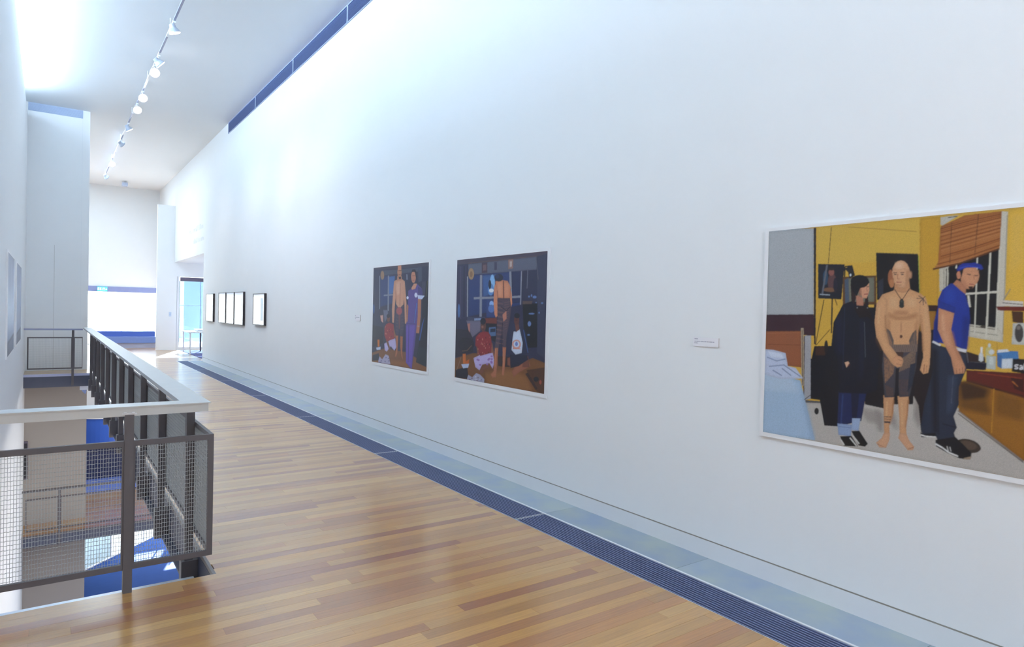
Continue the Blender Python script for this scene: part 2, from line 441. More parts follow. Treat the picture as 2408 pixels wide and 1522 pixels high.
PRINT_NEAR = """206,164,62 -41,1370 1480,1321 1521,-50 8,-75
214,176,74,1 315,1258 874,1252 880,1042 322,1038
196,150,48 874,1252 968,1252 971,756 888,793
218,174,66 1253,1248 1481,1288 1496,797 1247,795
222,180,80,1 1268,1229 1313,1231 1320,1019 1273,952
175,132,40 871,1253 887,793 890,793 873,1252
170,130,50 500,1242 858,1185 858,1188 500,1245
172,176,180 -51,1277 295,1254 312,743 -33,737
58,32,40 -33,739 312,747 327,620 -29,632
34,28,34 295,1257 310,1256 329,571 320,571
150,88,55 -29,634 237,646 247,428 -23,436
170,104,66 10,621 232,634 232,638 10,626
132,74,44 15,552 239,559 239,563 15,557
182,176,170 258,219 372,230 594,257 868,330 1072,299 1520,-1 1524,-131 -5,-65 -10,63
160,152,146,1 595,236 694,229 726,153 638,160
150,142,136,1 877,331 912,335 909,153 871,224
140,130,124 1073,281 1097,289 1348,104 1349,79
120,110,105 1076,266 1348,77 1350,81 1079,270
140,132,128,1 747,236 775,230 801,136 768,170
150,142,138,1 675,237 723,223 727,114 698,119
160,160,166 258,620 300,622 312,248 264,234
70,60,58 255,617 263,248 269,248 261,617
166,150,128 234,664 252,664 266,320 250,318
90,74,60 241,655 255,324 260,325 245,655
166,190,216 -21,389 241,350 345,7 -7,-7
184,204,226,1 -21,383 194,351 232,277 -17,261
150,174,204,1 243,301 271,248 345,9 323,8
190,200,224 -26,523 58,522 140,507 157,429 209,422 259,363 108,345 -20,366
140,152,190 30,413 131,430 130,437 29,420
140,152,190 128,431 239,370 243,375 132,437
140,152,190 14,470 78,452 81,458 16,477
140,152,190 80,451 142,467 140,474 79,458
140,152,190 54,392 118,364 122,370 58,399
140,152,190 116,409 179,370 183,375 121,415
208,216,234 14,514 115,503 129,475 41,475
60,50,50 272,236 309,268 307,271 269,239
90,88,90 275,236 371,241 372,230 279,221
190,186,180 295,177 340,194 338,199 293,182
190,186,180 337,195 366,171 370,176 341,199
30,28,30 362,181 361,174 359,167 354,162 349,160 344,161 340,165 336,170 335,178 336,185 339,192 343,197 348,199 353,198 358,195 361,189
14,13,24 322,560 450,569 466,505 495,112 398,103 366,247 314,254 307,483
60,34,24 329,555 388,564 390,510 331,506
24,20,24 405,559 405,544 403,530 399,521 395,518 391,521 387,529 384,542 383,558 383,574 385,587 389,596 393,599 397,596 401,588 404,575
20,15,22 577,790 715,791 737,245 625,255
30,20,24 853,792 974,793 998,308 913,144 896,285 867,340
50,26,20 656,791 970,780 970,803 656,815
150,104,34 880,773 962,774 957,680 888,668
14,13,24 302,484 341,487 388,247 310,247
24,20,26 718,392 874,408 869,287 731,269
26,26,38 329,1043 486,1033 474,835 336,841
90,60,62 443,932 441,912 436,895 428,884 418,880 408,884 399,896 393,913 390,933 392,954 397,971 405,982 415,986 425,982 434,970 440,953
140,86,76 428,991 427,983 423,976 418,972 411,970 404,972 399,977 394,984 393,992 394,1000 398,1007 403,1012 410,1013 416,1011 422,1006 426,999
120,84,60 448,890 445,885 436,881 422,878 405,878 389,879 374,882 364,886 361,891 364,896 374,900 388,903 405,903 421,902 435,899 445,895
44,70,96 392,960 391,944 388,930 384,921 378,918 372,921 366,931 362,945 361,961 361,978 364,991 369,1001 375,1004 381,1000 386,991 390,977
96,100,112 378,1036 354,860 365,858 389,1034
150,160,170 345,861 406,857 406,864 345,868
36,32,48 450,916 449,900 447,886 443,877 438,874 433,877 429,887 425,900 424,917 424,933 427,947 430,956 435,959 440,956 445,946 448,932
40,34,34 430,1010 429,1007 425,1004 419,1003 411,1002 404,1003 397,1005 393,1008 391,1012 393,1015 397,1017 403,1019 411,1019 418,1018 424,1016 429,1013
84,64,30 400,1253 389,1044 393,1043 404,1253
60,44,24 369,834 348,703 353,702 374,834
60,44,24 348,703 327,566 331,566 353,702
50,40,26 417,837 418,640 426,640 425,837
60,44,24 334,565 414,660 411,662 331,567
58,46,26 435,836 449,799 453,801 439,838
94,62,34 478,963 661,965 668,806 483,802
112,112,98 505,952 651,955 656,821 512,816
70,84,104 489,947 510,957 519,821 496,811
20,18,22 485,1010 530,1026 547,968 515,954 507,988
20,18,22 492,962 492,1020 485,1020 485,963
20,18,22 489,1016 529,1020 528,1027 488,1024
210,220,230 527,972 527,969 525,966 524,964 522,964 520,964 518,966 517,969 516,972 517,975 518,978 519,980 521,980 523,980 525,978 526,975
17,15,20 657,1087 869,1068 882,867 670,831
70,60,50 657,1085 869,1066 869,1070 657,1089
40,42,56 673,932 700,951 703,851 678,846
150,92,60 753,950 752,933 749,919 745,910 739,906 733,910 728,919 724,934 723,950 723,967 726,981 731,991 736,994 742,990 747,980 751,966
176,116,74 757,920 756,911 753,903 749,898 744,896 739,898 735,904 732,911 730,921 731,930 734,937 738,942 743,944 748,942 752,937 755,929
150,160,60 869,1061 881,869 884,869 873,1061
190,184,172 969,1213 968,1250 1051,1251 978,1206
60,56,56 1002,1242 1043,1244 1042,1248 1002,1246
14,12,18 1009,1002 1222,1076 1227,690 1108,704 1013,886
192,186,170 970,990 1014,998 1013,886 975,873
140,132,120 990,989 993,882 997,882 993,989
40,36,36 1001,989 1003,887 1007,886 1005,989
210,206,190 1043,1007 1043,987 1050,987 1049,1007
196,190,176 1228,1251 1254,1246 1253,628 1226,635
150,142,126 1250,1231 1250,638 1253,638 1253,1231
196,190,174 1107,713 1230,697 1252,669 1251,629 1108,651
150,144,130 1116,675 1231,660 1231,664 1116,679
120,112,100 1111,702 1223,687 1223,692 1112,706
70,62,54 1189,702 1188,699 1184,697 1180,695 1174,694 1168,694 1163,696 1160,698 1158,701 1159,704 1163,706 1168,708 1173,708 1179,708 1184,707 1188,704
206,202,188 1185,1060 1180,646 1188,645 1193,1059
206,202,188 1132,1042 1132,664 1139,664 1139,1041
206,202,188 1223,1085 1220,672 1227,672 1231,1084
206,202,188 1087,855 1231,864 1230,874 1086,865
206,202,188 1098,853 1106,794 1116,795 1108,854
14,12,18 1010,993 1058,1012 1046,1005 1020,914
166,102,52 970,1203 1076,1248 1229,1251 1226,1076 1062,1012 939,985 963,1004
150,90,44 970,1198 1103,1227 1102,1231 969,1202
150,90,44 1103,1227 1228,1244 1228,1247 1103,1231
128,72,34 971,1188 1104,1217 1102,1222 970,1193
128,72,34 1104,1217 1228,1235 1227,1240 1103,1222
138,80,38 971,1179 1104,1208 1103,1211 970,1182
138,80,38 1104,1208 1228,1228 1227,1231 1103,1211
128,72,34 971,1168 1104,1198 1103,1202 970,1173
128,72,34 1104,1198 1228,1219 1227,1223 1103,1202
190,126,72 972,1157 1104,1188 1103,1193 970,1163
190,126,72 1104,1188 1228,1210 1227,1215 1103,1193
138,80,38 972,1148 1104,1179 1103,1182 971,1152
138,80,38 1104,1179 1228,1203 1227,1206 1103,1182
182,116,62 972,1138 1104,1169 1103,1173 971,1142
182,116,62 1104,1169 1228,1194 1227,1198 1103,1173
150,90,44 973,1127 1105,1158 1103,1164 971,1133
150,90,44 1104,1158 1228,1185 1227,1191 1103,1164
190,126,72 973,1118 1104,1150 1103,1153 972,1122
190,126,72 1104,1150 1228,1178 1227,1181 1103,1153
138,80,38 974,1107 1105,1139 1103,1145 972,1113
138,80,38 1105,1139 1228,1169 1226,1174 1103,1145
190,126,72 974,1097 1105,1129 1103,1135 972,1103
190,126,72 1105,1129 1228,1161 1226,1166 1103,1135
150,90,44 974,1088 1105,1121 1104,1124 973,1092
150,90,44 1105,1121 1227,1153 1226,1157 1104,1124
190,126,72 974,1077 1105,1110 1104,1115 973,1083
190,126,72 1105,1110 1227,1144 1226,1149 1104,1115
190,126,72 974,1068 1105,1101 1104,1104 974,1072
190,126,72 1105,1101 1227,1137 1226,1140 1104,1104
182,116,62 975,1058 1105,1091 1104,1095 974,1062
182,116,62 1105,1091 1227,1128 1226,1132 1104,1095
128,72,34 975,1048 1105,1081 1104,1086 974,1052
128,72,34 1105,1081 1227,1120 1226,1124 1104,1086
150,90,44 975,1038 1105,1072 1104,1076 974,1042
150,90,44 1105,1072 1227,1112 1226,1115 1104,1076
190,126,72 974,1028 1105,1063 1104,1066 973,1031
190,126,72 1105,1063 1227,1104 1226,1107 1104,1066
182,116,62 967,1017 1101,1052 1100,1057 965,1023
182,116,62 1101,1052 1227,1095 1225,1100 1100,1057
138,80,38 959,1008 1098,1042 1096,1048 957,1014
138,80,38 1098,1042 1227,1086 1225,1092 1096,1048
182,116,62 951,998 1094,1033 1093,1038 950,1004
182,116,62 1094,1033 1227,1078 1225,1083 1092,1038
190,126,72 943,988 1090,1023 1089,1029 942,994
190,126,72 1090,1023 1227,1070 1225,1075 1089,1029
96,54,28 942,983 1063,1008 1061,1016 940,992
96,54,28 1063,1008 1226,1070 1223,1077 1061,1016
90,56,34 1132,1248 1123,1047 1125,1047 1135,1248
90,56,34 1018,1219 1016,1016 1018,1016 1020,1219
104,30,22 1221,799 1496,801 1496,773 1227,781
70,40,20 1282,778 1327,776 1329,719 1288,727
204,196,186 1231,802 1248,829 1326,823 1327,799 1242,801
90,84,80 1245,815 1324,807 1324,811 1245,819
150,140,120 1250,829 1276,881 1273,884 1246,832
190,190,184 1289,722 1498,725 1501,622 1287,623
64,60,60 1331,676 1330,660 1327,646 1322,636 1315,633 1309,636 1303,645 1299,659 1297,675 1298,692 1301,706 1306,715 1313,719 1319,715 1325,706 1329,693
120,110,104 1320,702 1319,698 1317,694 1315,692 1311,691 1308,692 1305,694 1303,697 1303,701 1303,705 1305,708 1308,711 1311,712 1314,711 1317,709 1319,706
186,146,56 1227,628 1230,584 1234,585 1230,628
44,28,26 1055,592 1182,555 1188,493 1058,491
18,20,40 1101,531 1190,527 1188,493 1102,490
90,90,100 1102,576 1111,522 1115,523 1106,577
70,70,80 1121,526 1190,525 1190,529 1121,530
92,28,20 1106,486 1505,495 1510,332 1340,376 1108,427
140,52,32 1154,474 1331,464 1331,469 1154,479
60,16,14 1116,424 1339,382 1340,389 1117,431
60,18,14 1288,467 1337,463 1339,403 1304,416
190,110,50 1293,448 1317,425 1319,428 1296,452
150,98,30 1064,422 1108,431 1340,376 1510,332 1520,-17 1348,89 1081,282
66,40,20,1 1068,423 1108,436 1209,406 1196,351 1088,320
110,70,24,1 1076,327 1196,356 1221,275 1089,292
190,130,40 1221,407 1218,195 1222,195 1225,408
128,82,26,1 1228,399 1340,369 1343,266 1228,284
216,220,222 1157,569 1175,570 1176,536 1157,535
226,226,226 1162,603 1162,567 1172,567 1171,603
200,204,206 1176,554 1175,545 1173,538 1170,532 1167,530 1163,532 1159,537 1157,544 1156,553 1156,562 1158,569 1161,575 1165,577 1169,575 1172,570 1175,563
196,184,120 1183,590 1211,592 1214,530 1185,528
196,184,120 1211,592 1210,586 1207,581 1203,577 1198,575 1193,576 1188,579 1185,584 1184,590 1185,597 1188,602 1192,606 1197,607 1202,606 1207,603 1210,598
200,206,206 1204,613 1204,609 1203,605 1201,603 1199,602 1196,603 1194,605 1193,608 1192,612 1193,616 1194,620 1196,622 1198,623 1200,622 1202,620 1204,617
176,184,180 1188,564 1227,562 1227,498 1190,500
204,210,210 1220,582 1220,577 1217,573 1213,570 1209,569 1204,569 1200,572 1197,576 1196,580 1197,585 1200,589 1203,592 1208,594 1213,593 1217,590 1219,587
196,204,200 1219,540 1219,531 1217,524 1214,520 1210,518 1205,519 1202,523 1199,530 1198,538 1199,546 1201,553 1204,558 1208,560 1212,559 1216,554 1218,548
66,120,176 1230,589 1313,591 1317,555 1232,540
204,212,220 1249,551 1293,557 1293,510 1251,505
60,104,160 1231,571 1250,568 1251,505 1234,514
214,218,222 1233,593 1271,599 1279,587 1232,579
16,14,20 1293,555 1503,564 1505,471 1292,495
230,230,236 1317,529 1309,531 1308,526 1315,524
230,230,236 1308,531 1301,527 1303,523 1310,527
230,230,236 1300,524 1302,519 1306,521 1304,526
230,230,236 1303,517 1312,515 1313,520 1305,522
230,230,236 1311,516 1313,511 1317,514 1314,519
230,230,236 1314,515 1308,511 1309,506 1316,510
230,230,236 1309,511 1302,514 1301,509 1308,506
230,230,236 1322,521 1327,525 1325,529 1320,525
230,230,236 1325,525 1330,520 1333,524 1328,529
230,230,236 1329,522 1331,508 1335,509 1334,523
230,230,236 1332,520 1324,518 1324,513 1333,515
230,230,236 1322,517 1319,511 1323,509 1326,514
230,230,236 1320,508 1326,505 1328,510 1322,513
230,230,236 1328,505 1334,510 1331,514 1326,509
230,230,236 1346,541 1341,541 1341,536 1346,536
230,230,236 1339,539 1337,534 1341,532 1343,537
230,230,236 1337,533 1338,506 1343,506 1341,533
230,230,236 1336,521 1345,521 1346,526 1336,526
230,230,236 1351,513 1362,514 1362,519 1351,518
230,230,236 1364,517 1362,525 1358,524 1360,515
230,230,236 1360,527 1353,526 1353,521 1360,522
230,230,236 1351,525 1349,516 1353,514 1355,523
230,230,236 1349,514 1352,506 1356,508 1353,516
230,230,236 1354,504 1362,505 1362,510 1354,509
26,36,80 476,315 632,333 608,161 474,109
22,26,54 546,313 592,318 582,172 557,158
40,56,110 496,297 491,128 499,128 504,297
138,158,194 474,127 557,132 553,66 482,63
150,170,204 556,169 603,175 595,104 556,101
110,130,170 480,108 553,112 553,116 481,112
12,12,16 492,56 557,69 594,17 514,5
12,12,16 555,96 599,105 647,41 632,22 598,22
210,208,204 545,55 584,15 589,21 550,61
210,208,204 562,69 599,29 604,34 567,74
210,208,204 493,36 515,7 521,12 499,41
13,15,32 483,805 535,826 617,806 668,741 692,551 686,339 633,315 478,303 461,504 424,566 433,704
20,24,50,1 444,705 474,748 493,517 460,536
18,22,46,1 579,729 605,709 613,443 591,359
30,34,60 492,790 493,433 498,433 497,790
24,14,18 546,790 627,796 659,710 619,740 579,729
90,92,104 605,709 617,515 620,515 608,709
120,120,126 569,788 569,787 568,785 566,784 565,784 563,784 562,785 561,787 561,788 561,790 562,791 563,792 565,792 566,792 567,791 568,790
120,120,126 625,788 625,786 624,785 623,784 621,784 620,784 618,785 618,786 617,788 617,789 618,791 619,791 621,792 623,791 624,791 625,789
40,24,26 523,925 558,914 557,842 546,806 531,826
34,20,22 605,847 621,852 627,801 607,795
176,120,96 554,863 597,842 599,799 561,801
206,150,118 628,890 626,872 621,857 613,847 603,844 593,847 584,858 578,873 576,891 577,909 582,924 590,934 600,938 610,934 619,924 625,908
206,150,118 575,914 625,923 628,882 615,840 590,842
160,104,80,1 568,898 579,903 587,852 575,852
18,16,22 624,933 621,919 611,907 595,900 575,897 556,900 539,909 527,921 523,936 526,950 537,962 554,969 573,971 592,968 609,959 620,947
18,16,22 523,936 624,938 627,925 585,914 560,852 533,883
60,36,34 588,899 602,901 601,905 587,903
60,36,34 612,901 626,903 625,907 611,905
150,60,60 601,860 621,861 620,867 600,865
170,116,92 610,897 616,876 620,877 613,898
214,170,140 504,478 525,486 532,476 516,448
120,40,40 525,456 535,469 533,471 523,457
196,146,106 720,318 775,319 773,220 756,158 759,109 731,104 726,193
202,152,110 792,321 848,328 846,230 839,171 844,118 809,117 805,205
172,120,80,1 768,299 765,219 773,220 776,299
172,120,80,1 765,220 752,164 759,162 772,219
172,120,80,1 841,308 839,220 846,220 849,308
172,120,80,1 839,220 832,161 839,161 846,220
216,170,126,1 737,285 735,205 743,206 744,285
216,170,126,1 811,294 817,168 824,169 818,295
204,156,122 729,114 761,119 758,79 743,36 708,32 690,55 718,84
204,156,122 809,127 843,128 857,96 883,67 877,49 852,43 827,71 802,99
150,100,76 696,47 729,39 730,41 697,50
150,100,76 855,50 880,62 879,65 855,53
70,58,60 728,200 764,203 764,207 728,204
60,54,60 729,169 761,172 761,181 729,178
80,64,60 728,188 762,191 762,194 728,191
66,62,72 712,562 883,587 879,485 865,407 852,326 801,316 788,439 775,313 726,305 718,392 708,471
150,112,84 716,522 726,383 730,384 719,522
150,112,84 722,518 730,390 734,390 726,519
150,112,84 729,515 735,396 739,396 733,515
150,112,84 736,512 739,402 743,403 740,512
150,112,84 743,508 744,409 748,409 746,508
150,112,84 749,505 748,415 752,416 753,505
150,112,84 756,501 753,422 757,422 760,501
150,112,84 763,498 757,428 761,428 766,498
150,112,84 769,495 762,435 766,434 773,494
146,118,94 814,530 795,450 799,449 818,529
146,118,94 821,535 803,454 807,454 824,534
146,118,94 827,540 811,459 815,458 830,539
146,118,94 833,545 819,463 823,463 837,545
146,118,94 839,550 827,468 831,468 843,550
146,118,94 845,556 835,472 839,472 849,555
146,118,94 851,561 843,477 847,477 855,561
146,118,94 857,566 851,481 855,481 861,566
146,118,94 864,571 859,486 863,486 867,571
146,118,94 870,576 867,490 871,490 873,576
92,72,66 726,373 739,315 743,316 730,374
88,70,68 796,410 803,326 806,327 800,410
92,72,66 734,371 745,315 749,316 738,372
88,70,68 804,411 810,327 814,328 808,411
92,72,66 741,369 751,316 754,317 745,370
88,70,68 813,412 817,328 821,328 816,412
92,72,66 749,366 756,317 760,318 753,367
88,70,68 821,412 824,329 828,329 824,413
92,72,66 757,364 762,317 766,318 760,365
88,70,68 829,413 832,330 835,330 833,414
92,72,66 764,362 768,318 771,319 768,363
88,70,68 837,414 839,331 843,331 841,414
40,44,60 849,493 876,504 864,388 840,346
20,18,28 778,467 795,469 795,322 779,316
206,156,112 760,900 833,899 839,885 888,863 909,831 898,764 883,668 879,572 722,562 721,662 727,752 688,791 697,861 754,881
172,120,80,1 727,762 782,741 809,741 880,764 876,743 828,728 782,723 733,740
190,138,96,1 726,662 732,732 745,712 741,613 727,593
188,136,94,1 881,735 877,601 859,600 868,716
186,134,94,1 835,763 832,758 824,753 811,750 795,749 780,750 767,753 757,757 754,762 757,767 766,772 779,775 795,776 810,775 823,773 832,768
184,130,92,1 795,714 796,655 801,655 800,714
216,170,126,1 732,851 779,841 780,792 736,782
216,170,126,1 820,841 869,845 871,793 826,792
96,62,50 807,638 807,635 805,632 803,630 800,629 797,629 795,631 793,634 793,637 793,641 795,644 797,646 800,646 802,646 805,644 807,641
92,82,80 724,680 745,663 764,614 763,583 722,572
92,82,80 873,677 854,657 839,618 845,587 879,585
140,112,92 727,662 735,583 738,583 730,662
140,112,92 866,664 865,590 868,590 869,664
140,112,92 733,648 741,583 743,584 736,649
140,112,92 861,650 860,590 862,590 864,650
140,112,92 739,635 746,584 749,584 742,635
140,112,92 857,636 854,590 857,590 859,636
140,112,92 745,621 752,584 755,584 748,622
140,112,92 852,623 849,590 852,589 854,622
140,112,92 751,607 758,584 760,585 754,608
140,112,92 847,609 844,589 846,589 849,609
124,104,94 747,592 882,601 880,562 760,549
88,78,78 756,588 762,557 765,557 758,589
88,78,78 766,588 772,557 775,558 769,589
88,78,78 776,589 783,558 785,559 779,590
88,78,78 786,590 793,559 796,559 789,590
88,78,78 796,590 803,559 806,560 799,591
88,78,78 806,591 813,560 816,561 809,591
88,78,78 817,591 823,560 826,561 819,592
88,78,78 826,592 833,561 836,562 829,592
88,78,78 836,592 843,562 845,562 839,593
88,78,78 846,593 853,562 855,563 849,594
88,78,78 856,593 862,563 865,564 859,594
88,78,78 866,594 872,564 875,564 869,595
66,46,42 756,555 815,556 808,509 771,506
206,156,112 697,861 725,831 727,762 722,672 742,593 788,535 813,509 809,480 787,472 760,488 713,552 673,630 661,710 668,811
172,120,80,1 712,751 719,662 726,662 719,752
172,120,80,1 719,661 747,583 753,585 726,663
216,170,126,1 679,791 677,701 685,701 688,791
172,120,80,1 670,629 711,555 714,557 673,631
172,120,80,1 711,555 756,492 759,495 714,557
206,152,112 815,508 813,496 808,486 799,479 789,476 778,477 769,483 762,492 760,503 761,515 767,525 776,532 787,535 797,533 806,528 813,519
160,106,76 789,514 811,508 812,511 789,517
160,106,76 780,490 806,486 807,489 781,493
206,156,112 888,863 913,840 927,793 943,661 944,566 941,490 936,457 913,448 897,468 910,536 900,659 883,754
172,120,80,1 887,754 900,659 906,660 893,755
172,120,80,1 900,659 907,564 913,565 906,660
216,170,126,1 906,792 921,669 929,670 914,793
150,96,72 915,498 913,455 917,455 919,498
150,96,72 928,499 926,459 928,459 930,499
84,70,70 900,840 869,841 869,837 900,837
84,70,70 899,840 881,817 884,814 901,837
84,70,70 898,839 900,804 904,804 902,839
84,70,70 899,838 914,811 917,813 901,840
84,70,70 901,840 878,854 877,850 899,837
84,70,70 901,837 912,849 910,851 899,840
190,138,98 759,930 831,928 838,879 801,868 757,880
208,158,120 832,974 829,950 821,930 807,916 790,911 773,917 758,931 748,952 744,978 746,1002 755,1023 769,1037 786,1041 803,1035 818,1020 828,999
208,158,120 744,999 830,996 827,928 810,897 782,898 755,925
188,138,100,1 812,987 832,986 827,923 810,899 812,948
200,148,112,1 842,961 842,954 840,948 838,944 836,942 833,944 830,948 829,955 828,962 828,969 829,976 832,980 834,981 837,980 840,975 841,969
226,184,148,1 800,1012 798,1004 794,998 787,994 778,993 770,995 762,999 757,1006 755,1014 757,1021 762,1027 769,1031 777,1032 786,1030 793,1026 798,1019
110,76,60 750,973 769,973 769,978 750,978
110,76,60 786,973 806,973 805,978 785,978
70,56,52 754,965 767,964 767,969 754,970
70,56,52 789,964 802,963 802,968 789,969
176,122,90 770,969 769,944 774,944 775,968
176,122,90 771,942 780,939 782,943 772,946
166,96,82 769,923 794,923 794,927 768,928
176,128,94 767,910 793,907 793,911 767,914
60,34,30 757,887 794,830 797,832 760,889
60,34,30 832,892 798,832 801,830 835,890
42,46,46 809,816 808,807 806,800 802,795 798,793 793,795 789,800 786,807 785,815 786,824 788,831 792,836 796,838 801,836 805,831 808,824
64,68,66 802,823 802,821 801,819 799,818 797,817 795,818 793,819 792,821 791,823 792,826 793,827 794,829 797,829 799,829 800,827 802,826
42,46,46 810,800 809,795 807,792 803,789 798,788 793,789 789,791 786,795 785,800 785,804 788,808 792,811 797,812 802,811 806,808 809,804
14,16,24 909,145 982,156 985,134 915,123
220,218,214 910,131 935,127 936,134 912,138
220,218,214 935,127 983,132 983,138 936,134
58,48,44 1179,110 1174,100 1165,92 1152,86 1137,83 1120,83 1104,86 1089,93 1078,101 1072,111 1072,122 1076,132 1086,140 1099,146 1115,149 1132,148 1148,145 1162,138 1172,130 1178,120
84,70,60 1164,115 1159,107 1150,101 1137,98 1122,97 1107,101 1096,107 1089,115 1087,124 1092,132 1101,138 1115,141 1130,141 1144,138 1156,132 1162,124
36,44,64 948,612 1104,563 1105,486 1077,401 1078,309 1058,251 1074,198 1062,169 1074,129 992,110 979,155 918,140 910,177 923,299 959,473
20,22,36,1 951,586 977,578 990,157 971,154 954,378
52,62,86,1 1027,451 1067,455 1049,278 1025,256
74,84,104 1048,453 1044,314 1048,314 1052,453
24,30,46 978,475 993,148 997,149 982,475
24,30,46 1009,204 1067,195 1068,200 1010,210
15,17,26 980,120 1069,150 1102,121 1141,82 1137,53 1092,47 1039,63 984,88
222,222,222 979,97 1012,82 1015,90 983,104
222,222,222 1012,83 1041,64 1045,71 1015,89
222,222,222 1042,64 1083,53 1085,60 1044,71
190,190,190 1031,98 1038,71 1043,74 1035,100
190,190,190 1044,96 1050,74 1054,75 1048,98
150,130,110 1112,55 1142,68 1136,50 1104,46
28,52,146 1025,914 1077,904 1109,794 1114,740 1105,581 1055,601 953,619 956,718 970,793 969,831 988,882
20,38,112,1 953,619 956,718 976,756 988,625
24,44,128,1 1082,758 1113,740 1105,586 1079,602
38,66,168,1 997,877 1029,900 1048,831 1007,812
212,212,218 949,614 987,596 991,606 953,624
212,212,218 1056,580 1102,571 1105,587 1058,595
200,142,106 973,793 1045,766 1034,683 1055,601 1081,548 1102,499 1097,469 1055,461 1037,544 996,626 973,681
164,106,76,1 1033,673 1052,591 1058,593 1039,675
164,106,76,1 1052,590 1077,528 1083,531 1058,593
220,168,132,1 987,756 997,672 1007,673 997,757
220,168,132,1 997,671 1022,597 1031,601 1006,674
26,48,134 969,831 1049,794 1046,764 970,791
150,94,70 1061,491 1064,465 1067,466 1063,491
150,94,70 1075,494 1078,467 1080,467 1077,494
150,94,70 1087,498 1090,471 1092,472 1090,498
178,120,88 1051,932 1093,903 1092,858 1070,876 1035,912
200,142,106 1147,947 1144,927 1137,911 1124,899 1109,896 1094,900 1081,912 1072,929 1068,950 1070,970 1079,987 1091,997 1106,1001 1121,996 1134,984 1143,967
200,142,106 1067,968 1144,974 1140,920 1118,883 1094,885 1069,922
170,112,84,1 1070,940 1085,922 1102,885 1090,890
190,128,98 1068,954 1067,946 1066,940 1063,936 1059,934 1055,936 1052,940 1050,947 1049,955 1049,962 1051,969 1054,973 1058,975 1061,973 1065,968 1067,962
26,22,26 1049,987 1079,986 1070,940 1063,972
30,46,142 1047,980 1057,1000 1074,1011 1129,1012 1154,1000 1163,980 1152,975 1134,988 1091,989 1055,972
48,70,180 1060,983 1099,994 1098,1001 1058,990
48,70,180 1098,994 1149,984 1150,990 1099,1001
90,56,46 1093,956 1110,951 1111,956 1094,960
90,56,46 1127,947 1142,947 1142,951 1126,952
176,118,90 1120,952 1124,928 1128,928 1124,953
156,80,74 1104,906 1126,904 1126,908 1104,911
60,38,34 1102,898 1122,896 1119,881 1105,885"""
